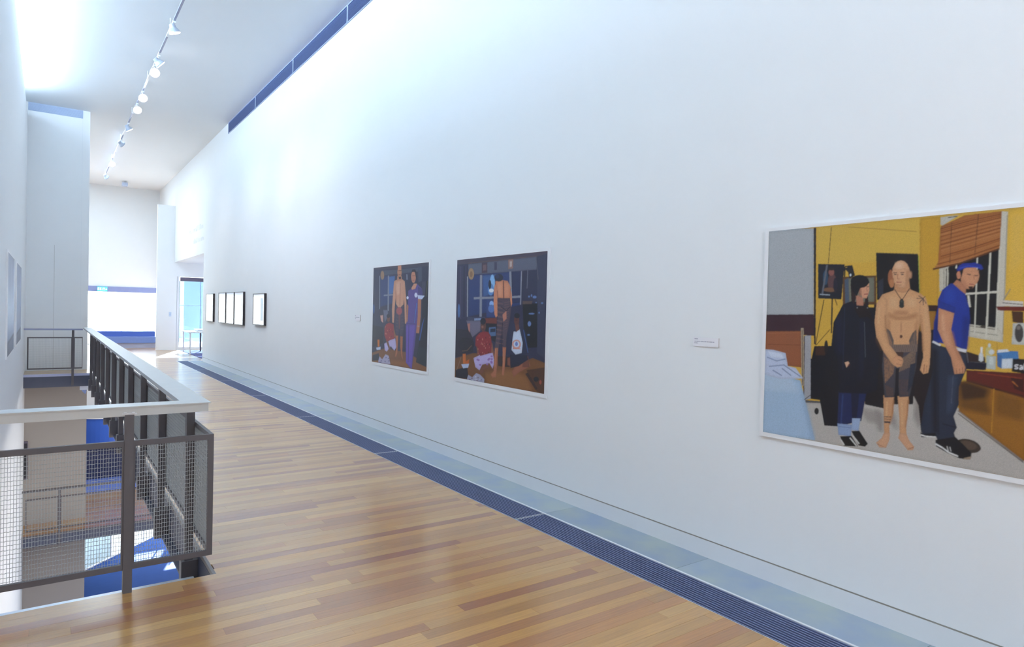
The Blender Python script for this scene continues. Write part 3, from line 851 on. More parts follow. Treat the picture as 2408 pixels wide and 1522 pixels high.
PRINT_MIDDLE = """44,44,72 -116,1349 1681,1321 1735,-32 -54,-37
72,62,80 -115,1326 1681,1321 1684,1252 -111,1247
100,80,80 235,1250 1447,1261 1445,1266 233,1257
92,95,116 238,1244 1446,1258 1451,1138 243,1128
56,58,84 1454,1261 1683,1285 1723,274 1482,366
96,98,116 1435,1253 1474,1046 1482,1046 1443,1253
100,104,124 1307,1137 1303,965 1316,965 1320,1136
50,48,80 -111,1247 214,1238 239,656 -83,626
70,66,100 68,1228 93,653 110,653 85,1227
32,32,56 141,1225 161,676 182,676 162,1224
74,56,72 505,1246 611,1246 616,1140 510,1140
110,84,92 528,1224 593,1224 595,1164 530,1162
60,60,86 742,1240 788,1240 791,1161 745,1160
150,112,104 987,1253 1073,1253 1073,1163 991,1160
190,170,160 1012,1237 1053,1236 1052,1181 1015,1179
40,58,112 244,1121 1214,1135 1219,812 259,678
58,92,150 530,1112 775,1116 755,923 550,893
140,190,235 762,1025 760,990 751,960 736,940 718,933 699,941 683,961 671,991 666,1027 668,1062 677,1092 692,1112 710,1118 729,1111 745,1090 757,1060
90,140,205 744,964 741,940 730,920 713,907 691,903 670,908 651,921 638,941 632,965 636,989 647,1009 665,1022 686,1026 708,1021 726,1007 739,987
36,42,82 1047,1136 1198,1136 1207,832 1069,822
140,142,156 214,1113 229,677 256,678 241,1112
140,142,156 474,1121 485,683 531,683 520,1119
140,142,156 1008,1138 1030,890 1068,891 1045,1137
140,142,156 1205,1133 1202,813 1220,812 1223,1132
140,142,156 364,865 767,871 765,893 362,889
140,142,156 1056,874 1209,879 1206,900 1053,895
170,134,98 360,1135 356,1111 344,1092 326,1079 303,1075 280,1080 260,1094 246,1115 241,1139 244,1163 256,1183 275,1196 298,1200 321,1194 340,1180 354,1159
140,104,76 329,1133 328,1121 322,1110 313,1104 302,1102 291,1104 281,1112 275,1122 272,1135 274,1147 279,1157 288,1164 299,1166 310,1163 320,1156 327,1145
24,28,48 694,1016 693,998 688,983 680,972 670,969 660,973 651,983 644,999 642,1017 643,1035 648,1050 656,1061 666,1064 676,1060 685,1050 691,1034
230,236,245 743,954 740,946 731,939 716,935 699,934 682,935 667,940 657,947 654,955 657,963 666,969 681,973 698,975 715,973 729,968 739,961
46,66,124 608,862 803,865 811,684 616,680
150,186,240 749,819 746,807 738,797 725,790 709,788 694,790 680,796 671,806 667,818 670,830 678,840 691,847 707,849 723,847 736,840 745,830
86,120,190 766,770 762,754 750,741 731,731 708,728 685,731 665,739 652,753 647,768 650,784 663,798 682,807 705,810 728,807 747,798 760,785
116,56,46 582,669 811,677 814,618 592,617
24,22,36 592,617 814,618 813,425 625,477
80,110,156 668,577 797,587 801,495 672,485
30,36,60 697,563 789,571 790,536 698,527
112,106,128 219,639 512,639 507,535 350,460 264,570
60,66,96 238,678 597,679 589,648 240,634
130,150,190 382,664 520,670 521,646 383,640
180,120,110 242,602 303,609 298,495 269,537
40,34,50 9,539 265,537 371,445 377,306 12,226
34,28,42 394,387 383,358 349,331 297,312 234,302 169,304 113,317 75,340 60,369 72,399 109,426 163,445 227,454 291,451 344,437 381,415
110,86,70 150,298 255,310 253,318 148,306
110,86,70 260,311 350,371 338,376 248,317
70,110,170 87,741 87,711 82,686 74,669 65,663 55,669 45,686 39,711 35,740 36,770 40,795 48,812 58,818 68,812 77,796 84,771
15,15,25 1243,817 1476,828 1488,418 1293,402
96,124,180 1360,889 1359,885 1356,882 1351,880 1345,879 1339,880 1334,882 1330,885 1329,889 1330,893 1333,896 1338,898 1344,898 1350,898 1355,895 1359,892
96,124,180 1396,898 1395,893 1393,889 1389,886 1384,885 1379,886 1375,889 1372,893 1371,898 1372,903 1374,907 1378,910 1383,911 1388,910 1392,907 1395,903
96,124,180 1461,884 1459,879 1453,874 1443,872 1431,871 1419,872 1409,874 1402,879 1400,884 1402,889 1408,893 1418,896 1430,897 1442,896 1452,893 1459,889
96,124,180 1468,832 1467,830 1465,828 1461,827 1456,827 1451,827 1447,828 1445,830 1444,832 1444,834 1447,836 1451,837 1456,838 1460,837 1464,836 1467,834
96,124,180 1388,634 1386,625 1380,616 1371,611 1361,609 1350,610 1340,615 1334,623 1331,632 1333,642 1339,650 1348,656 1359,658 1370,656 1379,651 1385,643
96,124,180 1437,729 1434,726 1424,724 1409,722 1391,721 1373,721 1357,723 1347,725 1343,728 1347,731 1357,733 1372,735 1390,736 1408,736 1423,734 1433,732
96,124,180 1373,530 1372,527 1367,524 1360,522 1352,521 1343,521 1336,523 1331,525 1329,528 1331,531 1335,533 1343,535 1351,536 1360,536 1367,535 1372,532
96,124,180 1565,828 1564,825 1560,823 1554,821 1547,820 1540,821 1535,822 1530,825 1529,828 1530,831 1534,833 1540,835 1547,835 1554,835 1559,833 1563,831
96,124,180 1517,740 1517,736 1514,733 1510,731 1506,730 1501,731 1497,733 1494,736 1493,739 1494,743 1497,746 1500,748 1505,749 1510,748 1514,746 1516,743
90,74,70 1242,846 1401,846 1387,818 1243,817
122,78,44 -64,199 378,295 836,304 1136,227 1423,316 1723,265 1735,-32 -54,-26
150,98,54,1 622,102 1104,175 1336,129 1435,6 646,-10
84,54,40 1333,195 1637,249 1632,1 1497,13
54,38,40 837,294 1099,302 1052,200 859,195
60,40,40 1317,158 1479,24 1512,40 1352,175
30,28,40 1524,128 1521,118 1513,110 1501,103 1486,100 1470,100 1457,104 1448,111 1445,120 1447,130 1456,138 1468,145 1484,148 1499,148 1512,144 1521,137
170,80,60 1569,104 1568,97 1564,90 1558,85 1552,82 1545,83 1539,87 1534,93 1533,101 1534,109 1537,116 1543,121 1550,123 1557,122 1563,118 1567,112
28,30,48 18,87 262,141 298,14 22,-2
162,162,188 263,10 286,56 369,37 447,89 526,78 609,39 603,-2 268,0
130,110,120 382,26 381,23 377,21 371,19 364,18 357,17 351,18 347,20 346,22 347,25 351,27 357,29 364,31 371,31 377,30 381,28
196,196,214 448,46 446,44 443,41 437,39 430,38 423,38 417,39 413,40 412,43 413,45 417,48 423,50 429,51 436,51 442,50 446,48
196,196,214 401,8 400,5 396,3 390,1 383,-1 376,-1 370,0 366,2 365,4 366,7 370,9 376,11 383,12 390,12 396,12 400,10
110,112,150 340,11 339,8 335,6 329,4 322,3 315,2 309,3 305,5 304,7 305,10 309,12 315,14 322,16 329,16 335,15 339,13
196,196,214 473,23 472,20 468,18 462,16 455,15 449,14 443,15 439,17 437,19 439,22 442,24 448,26 455,27 462,27 468,27 472,25
130,110,120 425,-1 424,-3 420,-6 414,-8 407,-9 400,-9 394,-8 390,-7 389,-4 390,-2 394,1 400,3 407,4 414,4 419,3 423,2
110,112,150 347,-4 346,-7 342,-9 336,-11 329,-12 322,-12 316,-12 312,-10 310,-8 311,-5 315,-2 321,-1 328,1 335,1 341,0 345,-2
130,110,120 503,45 502,43 498,40 493,38 486,37 479,37 473,38 470,40 468,42 469,45 473,47 479,49 486,50 492,50 498,49 502,48
196,196,214 450,24 449,21 445,19 439,17 432,15 425,15 420,16 416,18 414,20 415,23 419,25 425,27 432,28 439,28 444,28 448,26
130,110,120 485,10 483,8 480,5 474,3 467,2 460,2 454,3 450,4 449,7 450,9 454,12 460,14 467,15 473,15 479,14 483,13
110,112,150 561,28 559,26 556,23 550,21 544,20 537,20 531,21 527,22 526,25 527,27 531,30 536,32 543,33 550,33 555,32 559,30
196,196,214 540,31 539,28 535,26 530,24 523,23 516,23 511,24 507,25 505,28 507,30 510,33 516,34 523,36 529,36 535,35 539,33
110,112,150 363,-3 361,-6 358,-9 352,-11 345,-12 338,-12 332,-11 328,-9 326,-7 327,-5 331,-2 337,0 344,1 351,1 357,1 361,-1
196,196,214 455,53 454,51 450,48 444,46 437,45 431,45 425,46 421,47 419,50 421,52 424,55 430,57 437,58 444,58 450,57 454,55
206,112,44 161,272 226,278 231,171 172,166
200,100,40 230,198 303,225 293,176 240,166
180,192,222 135,156 302,176 283,131 179,115
150,120,100 47,83 137,234 125,235 34,84
124,76,58 429,405 490,387 518,272 561,170 516,130 460,258
142,88,66 668,438 740,421 778,300 726,302
124,76,58 552,164 730,225 680,159 525,115
124,76,58 594,121 591,111 580,102 564,95 545,91 526,91 509,95 498,103 494,112 497,122 508,131 524,138 543,142 562,141 579,137 590,130
192,178,226 384,242 517,285 753,321 788,230 755,160 693,212 561,186 509,122 428,149
150,110,180 676,200 674,196 669,193 662,190 653,189 645,189 637,190 632,193 630,196 632,200 637,203 644,206 653,207 661,207 669,206 674,203
150,110,180 756,221 755,217 750,214 743,211 735,210 726,210 719,211 714,214 712,217 713,221 718,224 725,227 734,228 742,228 750,227 754,224
150,110,180 755,287 754,283 749,280 742,277 733,276 725,276 718,278 713,280 711,284 712,287 717,291 724,293 733,295 741,294 748,293 753,290
150,110,180 544,183 542,179 537,175 530,173 521,171 512,171 504,173 499,175 497,179 498,183 503,186 511,189 520,190 529,190 536,189 542,186
150,110,180 698,247 697,243 692,240 685,237 676,236 668,236 660,237 655,240 653,243 655,247 660,250 667,253 676,254 684,254 692,253 697,250
150,110,180 752,231 751,227 746,224 739,222 731,220 722,220 715,222 710,224 708,228 709,231 714,235 721,237 730,239 738,239 746,237 750,235
150,110,180 712,258 710,255 705,251 698,249 690,247 681,248 674,249 669,252 667,255 668,259 673,262 680,265 689,266 697,266 705,264 710,262
150,110,180 509,229 508,226 503,222 495,220 486,218 477,218 469,220 464,223 462,226 464,230 469,233 476,236 485,237 494,237 502,236 507,233
150,110,180 491,234 489,230 484,227 476,224 467,223 458,223 451,224 445,227 443,231 445,234 450,238 458,240 467,242 476,242 483,240 489,238
150,110,180 757,258 755,254 751,251 744,249 735,247 727,247 719,249 714,252 713,255 714,259 719,262 726,264 734,266 743,266 750,264 755,262
142,42,48 421,468 488,511 555,532 660,531 709,491 731,410 716,317 518,274 455,364 415,372
200,120,110 552,404 551,402 549,399 546,397 543,397 539,397 536,398 534,401 533,403 533,406 535,409 538,410 542,411 546,411 549,409 551,407
180,80,80 652,428 651,425 649,423 646,421 642,420 639,420 636,422 634,424 633,427 633,430 635,432 638,434 642,435 645,434 649,433 651,431
180,80,80 602,410 601,407 599,405 596,403 593,402 589,403 586,404 584,406 583,409 583,412 585,414 588,416 592,417 596,416 599,415 601,413
200,120,110 565,454 564,451 562,449 559,447 555,446 551,447 548,448 546,450 545,453 546,456 548,459 551,460 555,461 558,461 561,459 564,457
200,120,110 481,344 480,341 478,338 475,337 472,336 468,336 465,338 462,340 461,343 462,346 464,348 467,350 471,351 475,350 478,349 480,347
90,26,36 624,469 624,466 622,463 619,462 615,461 612,461 608,463 606,465 605,468 606,470 608,473 611,475 615,475 618,475 621,474 624,471
200,120,110 597,381 596,379 594,376 591,374 588,374 584,374 581,375 579,378 578,380 579,383 580,386 584,387 587,388 591,388 594,386 596,384
180,80,80 700,477 699,475 697,472 694,470 691,470 687,470 684,471 682,474 681,476 682,479 684,482 687,483 690,484 694,484 697,482 699,480
90,26,36 540,295 539,293 537,290 534,288 530,287 527,288 523,289 521,291 520,294 521,297 523,300 526,301 530,302 533,302 537,300 539,298
90,26,36 700,408 700,405 698,402 695,401 691,400 688,400 685,402 682,404 682,407 682,410 684,412 687,414 691,414 694,414 697,413 700,410
200,120,110 571,398 570,395 568,393 565,391 561,390 558,390 554,392 552,394 551,397 552,400 554,402 557,404 561,405 564,404 567,403 570,401
200,120,110 564,446 564,443 562,441 559,439 555,438 551,439 548,440 546,442 545,445 546,448 548,450 551,452 554,453 558,453 561,451 563,449
180,80,80 664,402 663,399 661,396 658,395 655,394 651,394 648,396 646,398 645,401 646,403 648,406 651,408 654,408 658,408 661,407 663,404
200,120,110 471,441 470,438 468,435 465,433 461,433 457,433 454,435 452,437 451,440 452,443 454,445 457,447 460,448 464,447 468,446 470,443
90,26,36 512,447 512,444 510,442 507,440 503,439 499,440 496,441 494,443 493,446 493,449 496,451 499,453 502,454 506,454 509,452 512,450
180,80,80 495,482 494,479 492,477 489,475 485,474 481,475 478,476 476,479 475,481 476,484 478,487 481,489 485,489 488,489 492,487 494,485
180,80,80 605,301 604,298 603,296 599,294 596,293 592,293 589,295 587,297 586,300 587,303 589,305 592,307 595,308 599,307 602,306 604,304
180,80,80 696,373 695,370 693,368 691,366 687,365 683,366 680,367 678,369 677,372 678,375 680,377 683,379 686,380 690,379 693,378 695,376
90,26,36 643,401 643,399 641,396 638,394 634,394 631,394 628,395 625,398 625,400 625,403 627,406 630,407 634,408 637,408 640,406 643,404
200,120,110 572,311 572,308 570,306 567,304 563,303 559,303 556,305 554,307 553,310 554,313 556,315 559,317 562,318 566,317 569,316 571,314
90,26,36 684,319 683,316 681,314 678,312 674,311 671,312 668,313 666,315 665,318 665,321 667,323 670,325 674,326 677,325 681,324 683,322
180,80,80 536,400 535,397 533,395 530,393 527,392 523,393 520,394 517,396 516,399 517,402 519,405 522,406 526,407 530,407 533,405 535,403
90,26,36 540,411 539,408 537,405 534,404 531,403 527,403 524,405 521,407 521,410 521,413 523,415 526,417 530,418 534,417 537,416 539,413
200,120,110 624,362 623,360 621,357 618,355 615,355 611,355 608,356 606,359 605,361 605,364 607,367 610,368 614,369 618,369 621,367 623,365
180,80,80 545,417 545,414 543,411 540,409 536,409 532,409 529,410 527,413 526,416 527,418 529,421 532,423 535,423 539,423 542,422 545,419
180,80,80 486,297 485,294 483,292 480,290 477,289 473,289 470,291 467,293 466,296 467,299 469,301 472,303 476,304 480,304 483,302 485,300
104,62,50 614,586 611,565 601,547 585,535 565,530 545,534 528,545 515,562 510,583 514,604 524,622 541,634 560,639 581,635 598,624 610,607
26,22,36 610,638 607,624 596,613 579,604 558,601 537,603 519,610 507,622 502,635 506,649 517,661 535,669 555,672 576,670 594,663 606,651
150,96,80 567,579 566,574 562,569 556,565 548,564 541,565 534,568 530,573 528,578 529,584 533,589 540,592 547,593 554,593 561,590 565,585
40,26,26 528,592 589,594 589,598 527,596
80,40,40 545,550 583,552 583,556 545,555
156,94,70 1176,259 1328,333 1395,238 1205,160 1127,109 1096,155
120,70,56 1265,295 1352,329 1379,227 1268,218
130,76,60 1014,286 1065,300 1069,212 1017,217
26,28,52 1055,324 1335,338 1353,296 1202,222 1069,192
36,40,70 1097,557 1187,585 1244,611 1303,546 1361,359 1247,327 1080,350 1083,478
60,90,150 1263,572 1344,357 1357,359 1276,574
206,216,236 1109,553 1156,550 1207,579 1262,448 1250,351 1148,330 1079,370 1094,488
216,150,140 1233,432 1228,414 1213,398 1190,387 1163,382 1134,384 1110,392 1093,407 1087,424 1092,443 1107,459 1131,470 1159,475 1187,473 1211,464 1227,450
206,216,236 1210,434 1207,422 1197,411 1181,404 1162,400 1143,401 1126,407 1115,417 1110,429 1114,441 1124,451 1140,459 1159,462 1178,461 1195,455 1206,445
110,130,200 1184,434 1182,426 1178,419 1170,414 1161,412 1152,413 1145,417 1139,424 1137,432 1139,440 1143,447 1151,452 1160,455 1169,453 1176,449 1182,442
216,130,110 1104,381 1228,386 1228,395 1104,391
96,54,48 1197,663 1195,641 1187,623 1173,610 1157,605 1140,609 1125,621 1115,639 1111,660 1113,682 1122,701 1136,713 1152,718 1169,714 1183,702 1193,684
22,20,34 1204,706 1201,696 1191,688 1176,682 1159,680 1141,682 1125,687 1115,695 1111,704 1114,714 1124,723 1139,728 1157,731 1174,729 1190,724 1200,716
110,64,54 1128,617 1194,624 1204,571 1147,551
50,26,28 1121,659 1168,660 1168,664 1121,663
176,108,78 787,383 851,381 839,233 824,80 755,68 720,101 774,136 777,239
176,108,78 925,396 989,396 977,244 962,111 923,109 932,241
206,136,100,1 794,363 791,179 805,180 808,363
206,136,100,1 944,372 941,191 955,192 958,372
208,134,98 762,1025 808,973 823,699 795,678 768,708 745,831 746,964
208,134,98 1019,999 1060,920 1074,822 1055,786 1027,796
208,134,98 765,1045 867,1058 986,1045 1043,979 1034,866 816,866 800,953
226,156,120,1 806,1024 886,1032 894,891 830,892
222,150,114,1 940,1021 1001,1000 1002,891 950,891
120,74,66 903,1047 916,871 934,871 921,1046
160,96,74 803,953 818,871 829,872 814,953
170,104,80 1033,970 1030,871 1039,871 1041,969
26,28,52 907,1080 902,1065 886,1053 860,1046 830,1043 800,1047 773,1056 755,1069 749,1084 754,1099 771,1111 797,1118 827,1120 857,1116 883,1107 901,1094
36,42,80 839,1094 837,1085 829,1078 818,1074 804,1072 790,1075 778,1080 770,1087 766,1096 769,1104 776,1111 788,1116 802,1117 816,1115 828,1110 836,1102
86,70,84 816,877 1034,876 1059,772 1033,644 991,494 985,389 929,389 921,511 889,509 858,377 786,374 812,536 824,689
64,54,72 816,849 902,837 904,842 818,854
140,100,96 815,826 914,815 916,820 817,831
64,54,72 815,804 926,793 927,798 817,809
140,100,96 814,782 905,770 907,775 816,787
64,54,72 814,759 917,749 918,753 816,764
140,100,96 814,737 928,727 930,732 815,742
64,54,72 813,715 908,704 910,709 815,720
140,100,96 812,692 920,682 921,687 814,697
64,54,72 812,670 931,661 932,666 813,675
140,100,96 811,648 911,638 912,643 813,653
64,54,72 811,625 922,616 924,621 812,630
140,100,96 811,603 934,595 935,600 812,608
64,54,72 810,581 914,572 915,577 812,586
140,100,96 809,558 925,550 927,555 811,563
64,54,72 809,536 937,529 938,534 810,541
140,100,96 808,514 916,506 918,511 810,519
64,54,72 808,491 928,484 929,489 809,496
140,100,96 808,469 940,463 941,468 809,474
64,54,72 807,446 919,440 921,445 808,451
140,100,96 806,424 931,418 932,423 808,429
132,96,96 939,829 1040,839 1038,843 938,833
132,96,96 941,805 1035,816 1034,819 939,809
132,96,96 942,781 1031,792 1030,796 940,785
132,96,96 943,757 1027,768 1026,772 941,761
132,96,96 944,733 1023,744 1021,748 942,737
132,96,96 945,709 1019,721 1017,724 943,713
132,96,96 946,686 1015,697 1013,701 944,689
132,96,96 947,662 1011,673 1009,677 945,665
132,96,96 948,638 1007,649 1005,653 946,641
132,96,96 949,614 1003,625 1000,629 947,617
132,96,96 950,590 998,601 996,605 948,594
132,96,96 951,566 994,577 992,581 948,570
40,34,50 876,788 974,749 980,754 882,793
40,34,50 981,750 1045,790 1037,794 973,754
190,124,104 909,711 977,752 984,672 929,641
50,40,54 905,631 901,389 915,390 919,631"""
PRINT_FAR = """44,46,74 -214,1363 1748,1333 1811,-36 -142,-48
64,60,80 -214,1349 1749,1321 1751,1262 -210,1278
72,76,98 239,1260 1447,1257 1449,1208 243,1192
50,52,80 1,1283 189,1269 217,711 4,680
40,58,108 227,1178 688,1180 690,822 247,766
64,104,168 509,1170 694,1175 668,954 520,929
66,72,96 1341,1268 1447,1263 1455,1092 1363,1070
128,132,152 196,1193 219,739 245,739 223,1192
128,132,152 474,1187 485,714 526,715 516,1186
128,132,152 357,913 656,921 652,940 352,932
128,132,152 1024,1186 1033,1115 1067,1115 1058,1185
156,120,94 360,1195 357,1171 344,1152 325,1139 301,1135 277,1141 256,1155 242,1175 236,1199 239,1222 252,1242 272,1254 295,1258 319,1253 340,1239 354,1218
100,100,126 348,726 499,728 503,647 405,551
200,150,140 253,650 351,658 357,550 290,575
36,32,48 12,512 359,495 370,278 21,204
60,90,150 63,737 62,710 58,688 49,672 39,667 28,672 19,687 11,710 8,737 9,763 14,786 22,801 32,807 43,802 53,786 60,764
128,82,50 -150,94 422,213 1088,201 1757,66 1762,-40 -144,-5
156,100,58,1 619,65 1065,85 1181,18 622,12
26,28,46 1481,1079 1709,1097 1759,30 1390,221 1475,653
50,84,156 1479,568 1540,654 1436,364 1409,369
60,60,84 1455,1080 1558,1089 1541,921 1477,897
30,44,60 1387,282 1621,283 1619,55 1342,94
90,90,60 1590,1089 1561,897 1574,896 1603,1088
206,112,44 179,317 246,320 251,224 191,220
190,196,220 141,204 291,226 286,185 160,173
30,32,50 27,92 229,133 267,39 24,14
176,170,198 218,22 257,94 348,59 451,134 554,121 616,9 235,3
120,116,156 583,54 582,50 577,47 570,45 562,44 553,44 546,45 541,47 539,50 541,53 546,56 553,59 561,60 569,60 577,59 582,56
120,116,156 305,15 304,12 299,9 291,7 283,6 274,5 266,7 261,9 259,12 261,15 266,18 273,21 282,22 291,22 298,21 303,18
120,116,156 331,12 330,9 325,6 318,4 309,2 300,2 292,3 287,6 285,9 287,12 292,15 299,17 308,19 317,19 324,18 329,15
120,116,156 493,92 492,89 487,86 480,83 471,82 463,82 455,83 450,86 449,89 450,92 455,95 462,97 470,98 479,98 486,97 491,95
120,116,156 342,38 341,35 336,32 329,30 320,28 311,28 304,29 298,32 297,35 298,38 303,41 310,43 319,45 328,45 335,43 341,41
120,116,156 466,39 464,36 460,33 453,31 444,29 435,29 428,30 423,33 421,36 423,39 427,42 435,44 443,45 452,45 459,44 464,42
120,116,156 572,86 570,83 565,80 558,77 550,76 542,76 534,77 529,80 528,83 529,86 534,89 541,91 549,92 558,92 565,91 570,89
120,116,156 292,13 291,9 286,6 279,4 270,3 261,3 253,4 248,6 246,9 248,12 253,16 260,18 269,19 278,19 285,18 290,16
192,182,224 403,273 636,345 743,361 782,247 720,198 610,251 488,170 423,186
120,76,60 449,323 518,326 613,198 583,169
150,50,56 401,497 454,539 548,561 682,545 724,428 713,355 481,308 400,388
196,110,104 592,472 592,468 589,466 585,464 580,463 575,464 571,465 568,468 567,471 568,474 571,476 575,478 579,479 584,479 588,477 591,475
100,30,42 646,383 645,380 643,377 639,375 634,374 630,375 625,376 623,379 622,382 622,385 625,388 629,390 634,390 638,390 642,388 645,386
196,110,104 583,364 582,360 579,358 575,356 571,355 566,355 562,357 559,359 558,362 559,366 561,368 565,370 570,371 575,371 579,369 582,367
196,110,104 483,406 482,403 479,401 475,399 470,398 465,398 461,400 458,402 457,405 458,408 461,411 465,413 469,414 474,413 479,412 481,409
100,30,42 669,443 668,440 666,437 662,435 657,435 653,435 649,437 646,439 645,442 645,445 648,448 652,450 657,450 661,450 665,448 668,446
196,110,104 450,407 449,404 446,402 442,400 438,399 433,399 428,401 425,403 424,406 425,410 428,412 432,414 437,415 442,415 446,413 449,410
100,30,42 580,471 579,468 577,465 573,464 568,463 563,463 559,465 556,467 555,470 556,473 558,476 562,478 567,479 572,478 576,477 579,474
196,110,104 447,498 446,495 444,492 440,490 435,489 430,490 426,491 423,494 422,497 422,500 425,503 429,505 434,505 439,505 443,503 446,501
196,110,104 515,453 514,450 511,447 507,446 502,445 497,445 493,447 490,449 489,452 490,455 493,458 497,460 502,461 506,460 511,459 513,456
196,110,104 462,417 462,414 459,411 455,409 450,408 445,409 441,410 438,413 437,416 438,419 440,422 444,424 449,424 454,424 458,422 461,420
100,30,42 497,343 496,339 493,337 489,335 484,334 480,334 475,336 472,338 471,341 472,345 475,347 479,349 484,350 489,350 493,348 496,346
100,30,42 500,428 499,425 496,422 492,421 487,420 483,420 478,422 475,424 474,427 475,430 478,433 482,435 487,436 492,435 496,434 499,431
100,30,42 461,492 461,489 458,486 454,484 449,483 444,484 440,486 437,488 436,491 437,494 439,497 443,499 448,500 453,499 457,498 460,495
100,30,42 569,440 569,437 566,434 562,432 557,432 553,432 548,434 546,436 544,439 545,442 548,445 552,447 557,448 561,447 566,446 568,443
112,68,58 573,615 570,597 560,581 545,570 526,566 506,569 489,579 477,595 473,613 476,632 486,648 502,659 521,663 540,659 557,649 569,634
28,24,38 569,649 565,638 554,630 537,623 517,621 496,623 478,628 466,636 461,647 465,657 476,666 493,672 514,674 535,673 552,667 564,659
140,86,66 673,532 756,403 758,364 703,375
178,108,76 750,403 828,406 815,171 776,116 745,127 782,247
178,108,76 888,396 963,399 959,180 984,92 932,140 894,254
206,150,122 667,1106 736,1124 742,993 708,770 694,559 638,564 623,742 649,967
206,150,122 935,1118 988,1091 1047,823 1065,556 1013,561 984,823 941,990
206,150,122 676,1105 781,1129 899,1130 988,1098 982,925 957,771 853,745 753,776 712,940
226,174,148,1 738,1084 857,1094 864,939 761,927
170,112,92,1 846,1082 848,784 866,784 863,1081
176,116,94,1 720,980 746,822 761,822 735,980
72,62,86 729,822 835,745 959,803 996,567 958,392 882,396 858,511 834,400 756,397 724,560
168,84,88 931,720 925,700 907,683 879,671 845,667 811,670 781,681 761,698 753,718 759,738 777,755 806,766 840,771 874,767 903,756 923,739
110,70,80 821,666 886,667 871,486 842,485
120,92,96 737,768 809,758 812,762 739,772
116,90,96 888,769 969,777 967,781 886,773
120,92,96 739,726 811,716 814,720 741,730
116,90,96 890,728 971,736 969,740 888,731
120,92,96 741,684 813,675 816,678 743,688
116,90,96 892,686 973,695 971,699 890,690
120,92,96 743,642 815,633 818,637 746,646
116,90,96 894,645 975,654 973,658 892,649
120,92,96 745,600 817,591 820,595 748,604
116,90,96 896,604 977,613 975,617 894,607
120,92,96 747,558 819,550 822,554 750,562
116,90,96 898,562 979,572 977,576 896,566
120,92,96 749,516 821,508 824,512 752,520
116,90,96 900,521 981,531 979,535 898,525
120,92,96 751,475 823,467 826,470 754,478
116,90,96 902,480 983,490 981,494 900,484
190,130,104 764,1175 891,1171 900,1113 757,1116
190,132,104 892,1216 888,1191 875,1169 855,1155 830,1151 805,1157 783,1172 768,1195 761,1221 765,1247 778,1268 799,1282 824,1286 849,1280 871,1264 886,1242
206,140,110 772,1305 876,1303 882,1242 775,1243
50,34,34 776,1237 883,1235 882,1242 775,1243
70,40,40 796,1184 861,1182 861,1188 796,1190
40,32,44 803,1161 874,1159 870,1130 817,1132
92,74,146 1085,975 1184,1005 1337,1056 1464,994 1495,897 1391,873 1361,602 1343,527 1295,277 1232,-5 1066,66 1039,517 1091,722
106,82,176 1049,543 1307,557 1252,274 1232,4 1065,73
70,56,120 1119,545 1119,77 1136,78 1136,545
70,60,120 1056,558 1347,558 1347,565 1057,566
70,130,210 1322,824 1272,575 1285,574 1336,823
70,62,120 1352,1021 1459,994 1489,909 1371,910
206,144,116 1173,1009 1242,1063 1329,1061 1283,997 1191,986
196,130,104 1292,1146 1289,1117 1276,1092 1255,1076 1231,1070 1205,1077 1183,1094 1167,1120 1161,1150 1164,1180 1178,1204 1198,1220 1223,1225 1249,1218 1271,1201 1286,1175
30,26,40 1164,1200 1192,1239 1261,1241 1303,1207 1316,1108 1287,1146 1263,1203 1207,1211
60,40,40 1194,1159 1265,1159 1264,1164 1193,1164
150,60,66 1202,1102 1251,1102 1250,1107 1201,1107
186,120,92 1358,891 1444,879 1443,665 1411,453 1325,452 1359,651
180,180,190 1361,536 1414,535 1415,543 1362,544
180,116,90 1064,810 1105,785 1092,595 1059,569
202,212,240 1343,920 1536,911 1465,868 1364,873
220,224,246 1106,889 1104,881 1097,875 1088,871 1076,870 1064,871 1053,875 1046,882 1044,889 1046,896 1052,902 1062,907 1074,908 1086,906 1096,902 1103,896
220,224,246 1343,920 1341,908 1333,899 1320,892 1304,890 1289,893 1275,899 1266,909 1262,920 1265,932 1273,941 1286,948 1302,950 1317,947 1331,941 1340,931"""
# ------------------------------------------------------------------ the shell
XR, XL, ZC = 3.70, -0.44, 6.30            # right wall, left wall, ceiling
VY0, VY1, VX = 4.285, 18.10, 0.857        # the void: front edge, far edge, right edge
LOW, BASE = -3.64, -7.28                  # levels of the two floors below

fl = MB()
fl.box(-3.6, 3.05, -4.0, VY0, -0.24, -0.02)
fl.box(VX, 3.05, VY0, VY1, -0.24, -0.02)
fl.box(XL, 3.05, VY1, 19.1, -0.24, -0.02)
fl.box(-2.5, 3.05, 19.1, 30.5, -0.24, -0.02)
fl.box(3.05, 7.5, 21.07, 30.5, -0.24, -0.02)
fl.box(3.05, 3.9, -4.0, 21.07, -0.24, -0.11)
floor = struct('floor', fl, 'subfloor', 'polished honey timber strip floor of the gallery walkway')

TONES = [(176, 128, 70), (184, 136, 76), (168, 118, 62), (180, 130, 66), (160, 106, 58), (190, 144, 84), (150, 94, 54), (140, 84, 50), (172, 116, 60)]
WGT = [6, 6, 5, 5, 3, 4, 2, 1.4, 4]
BW = 0.0832


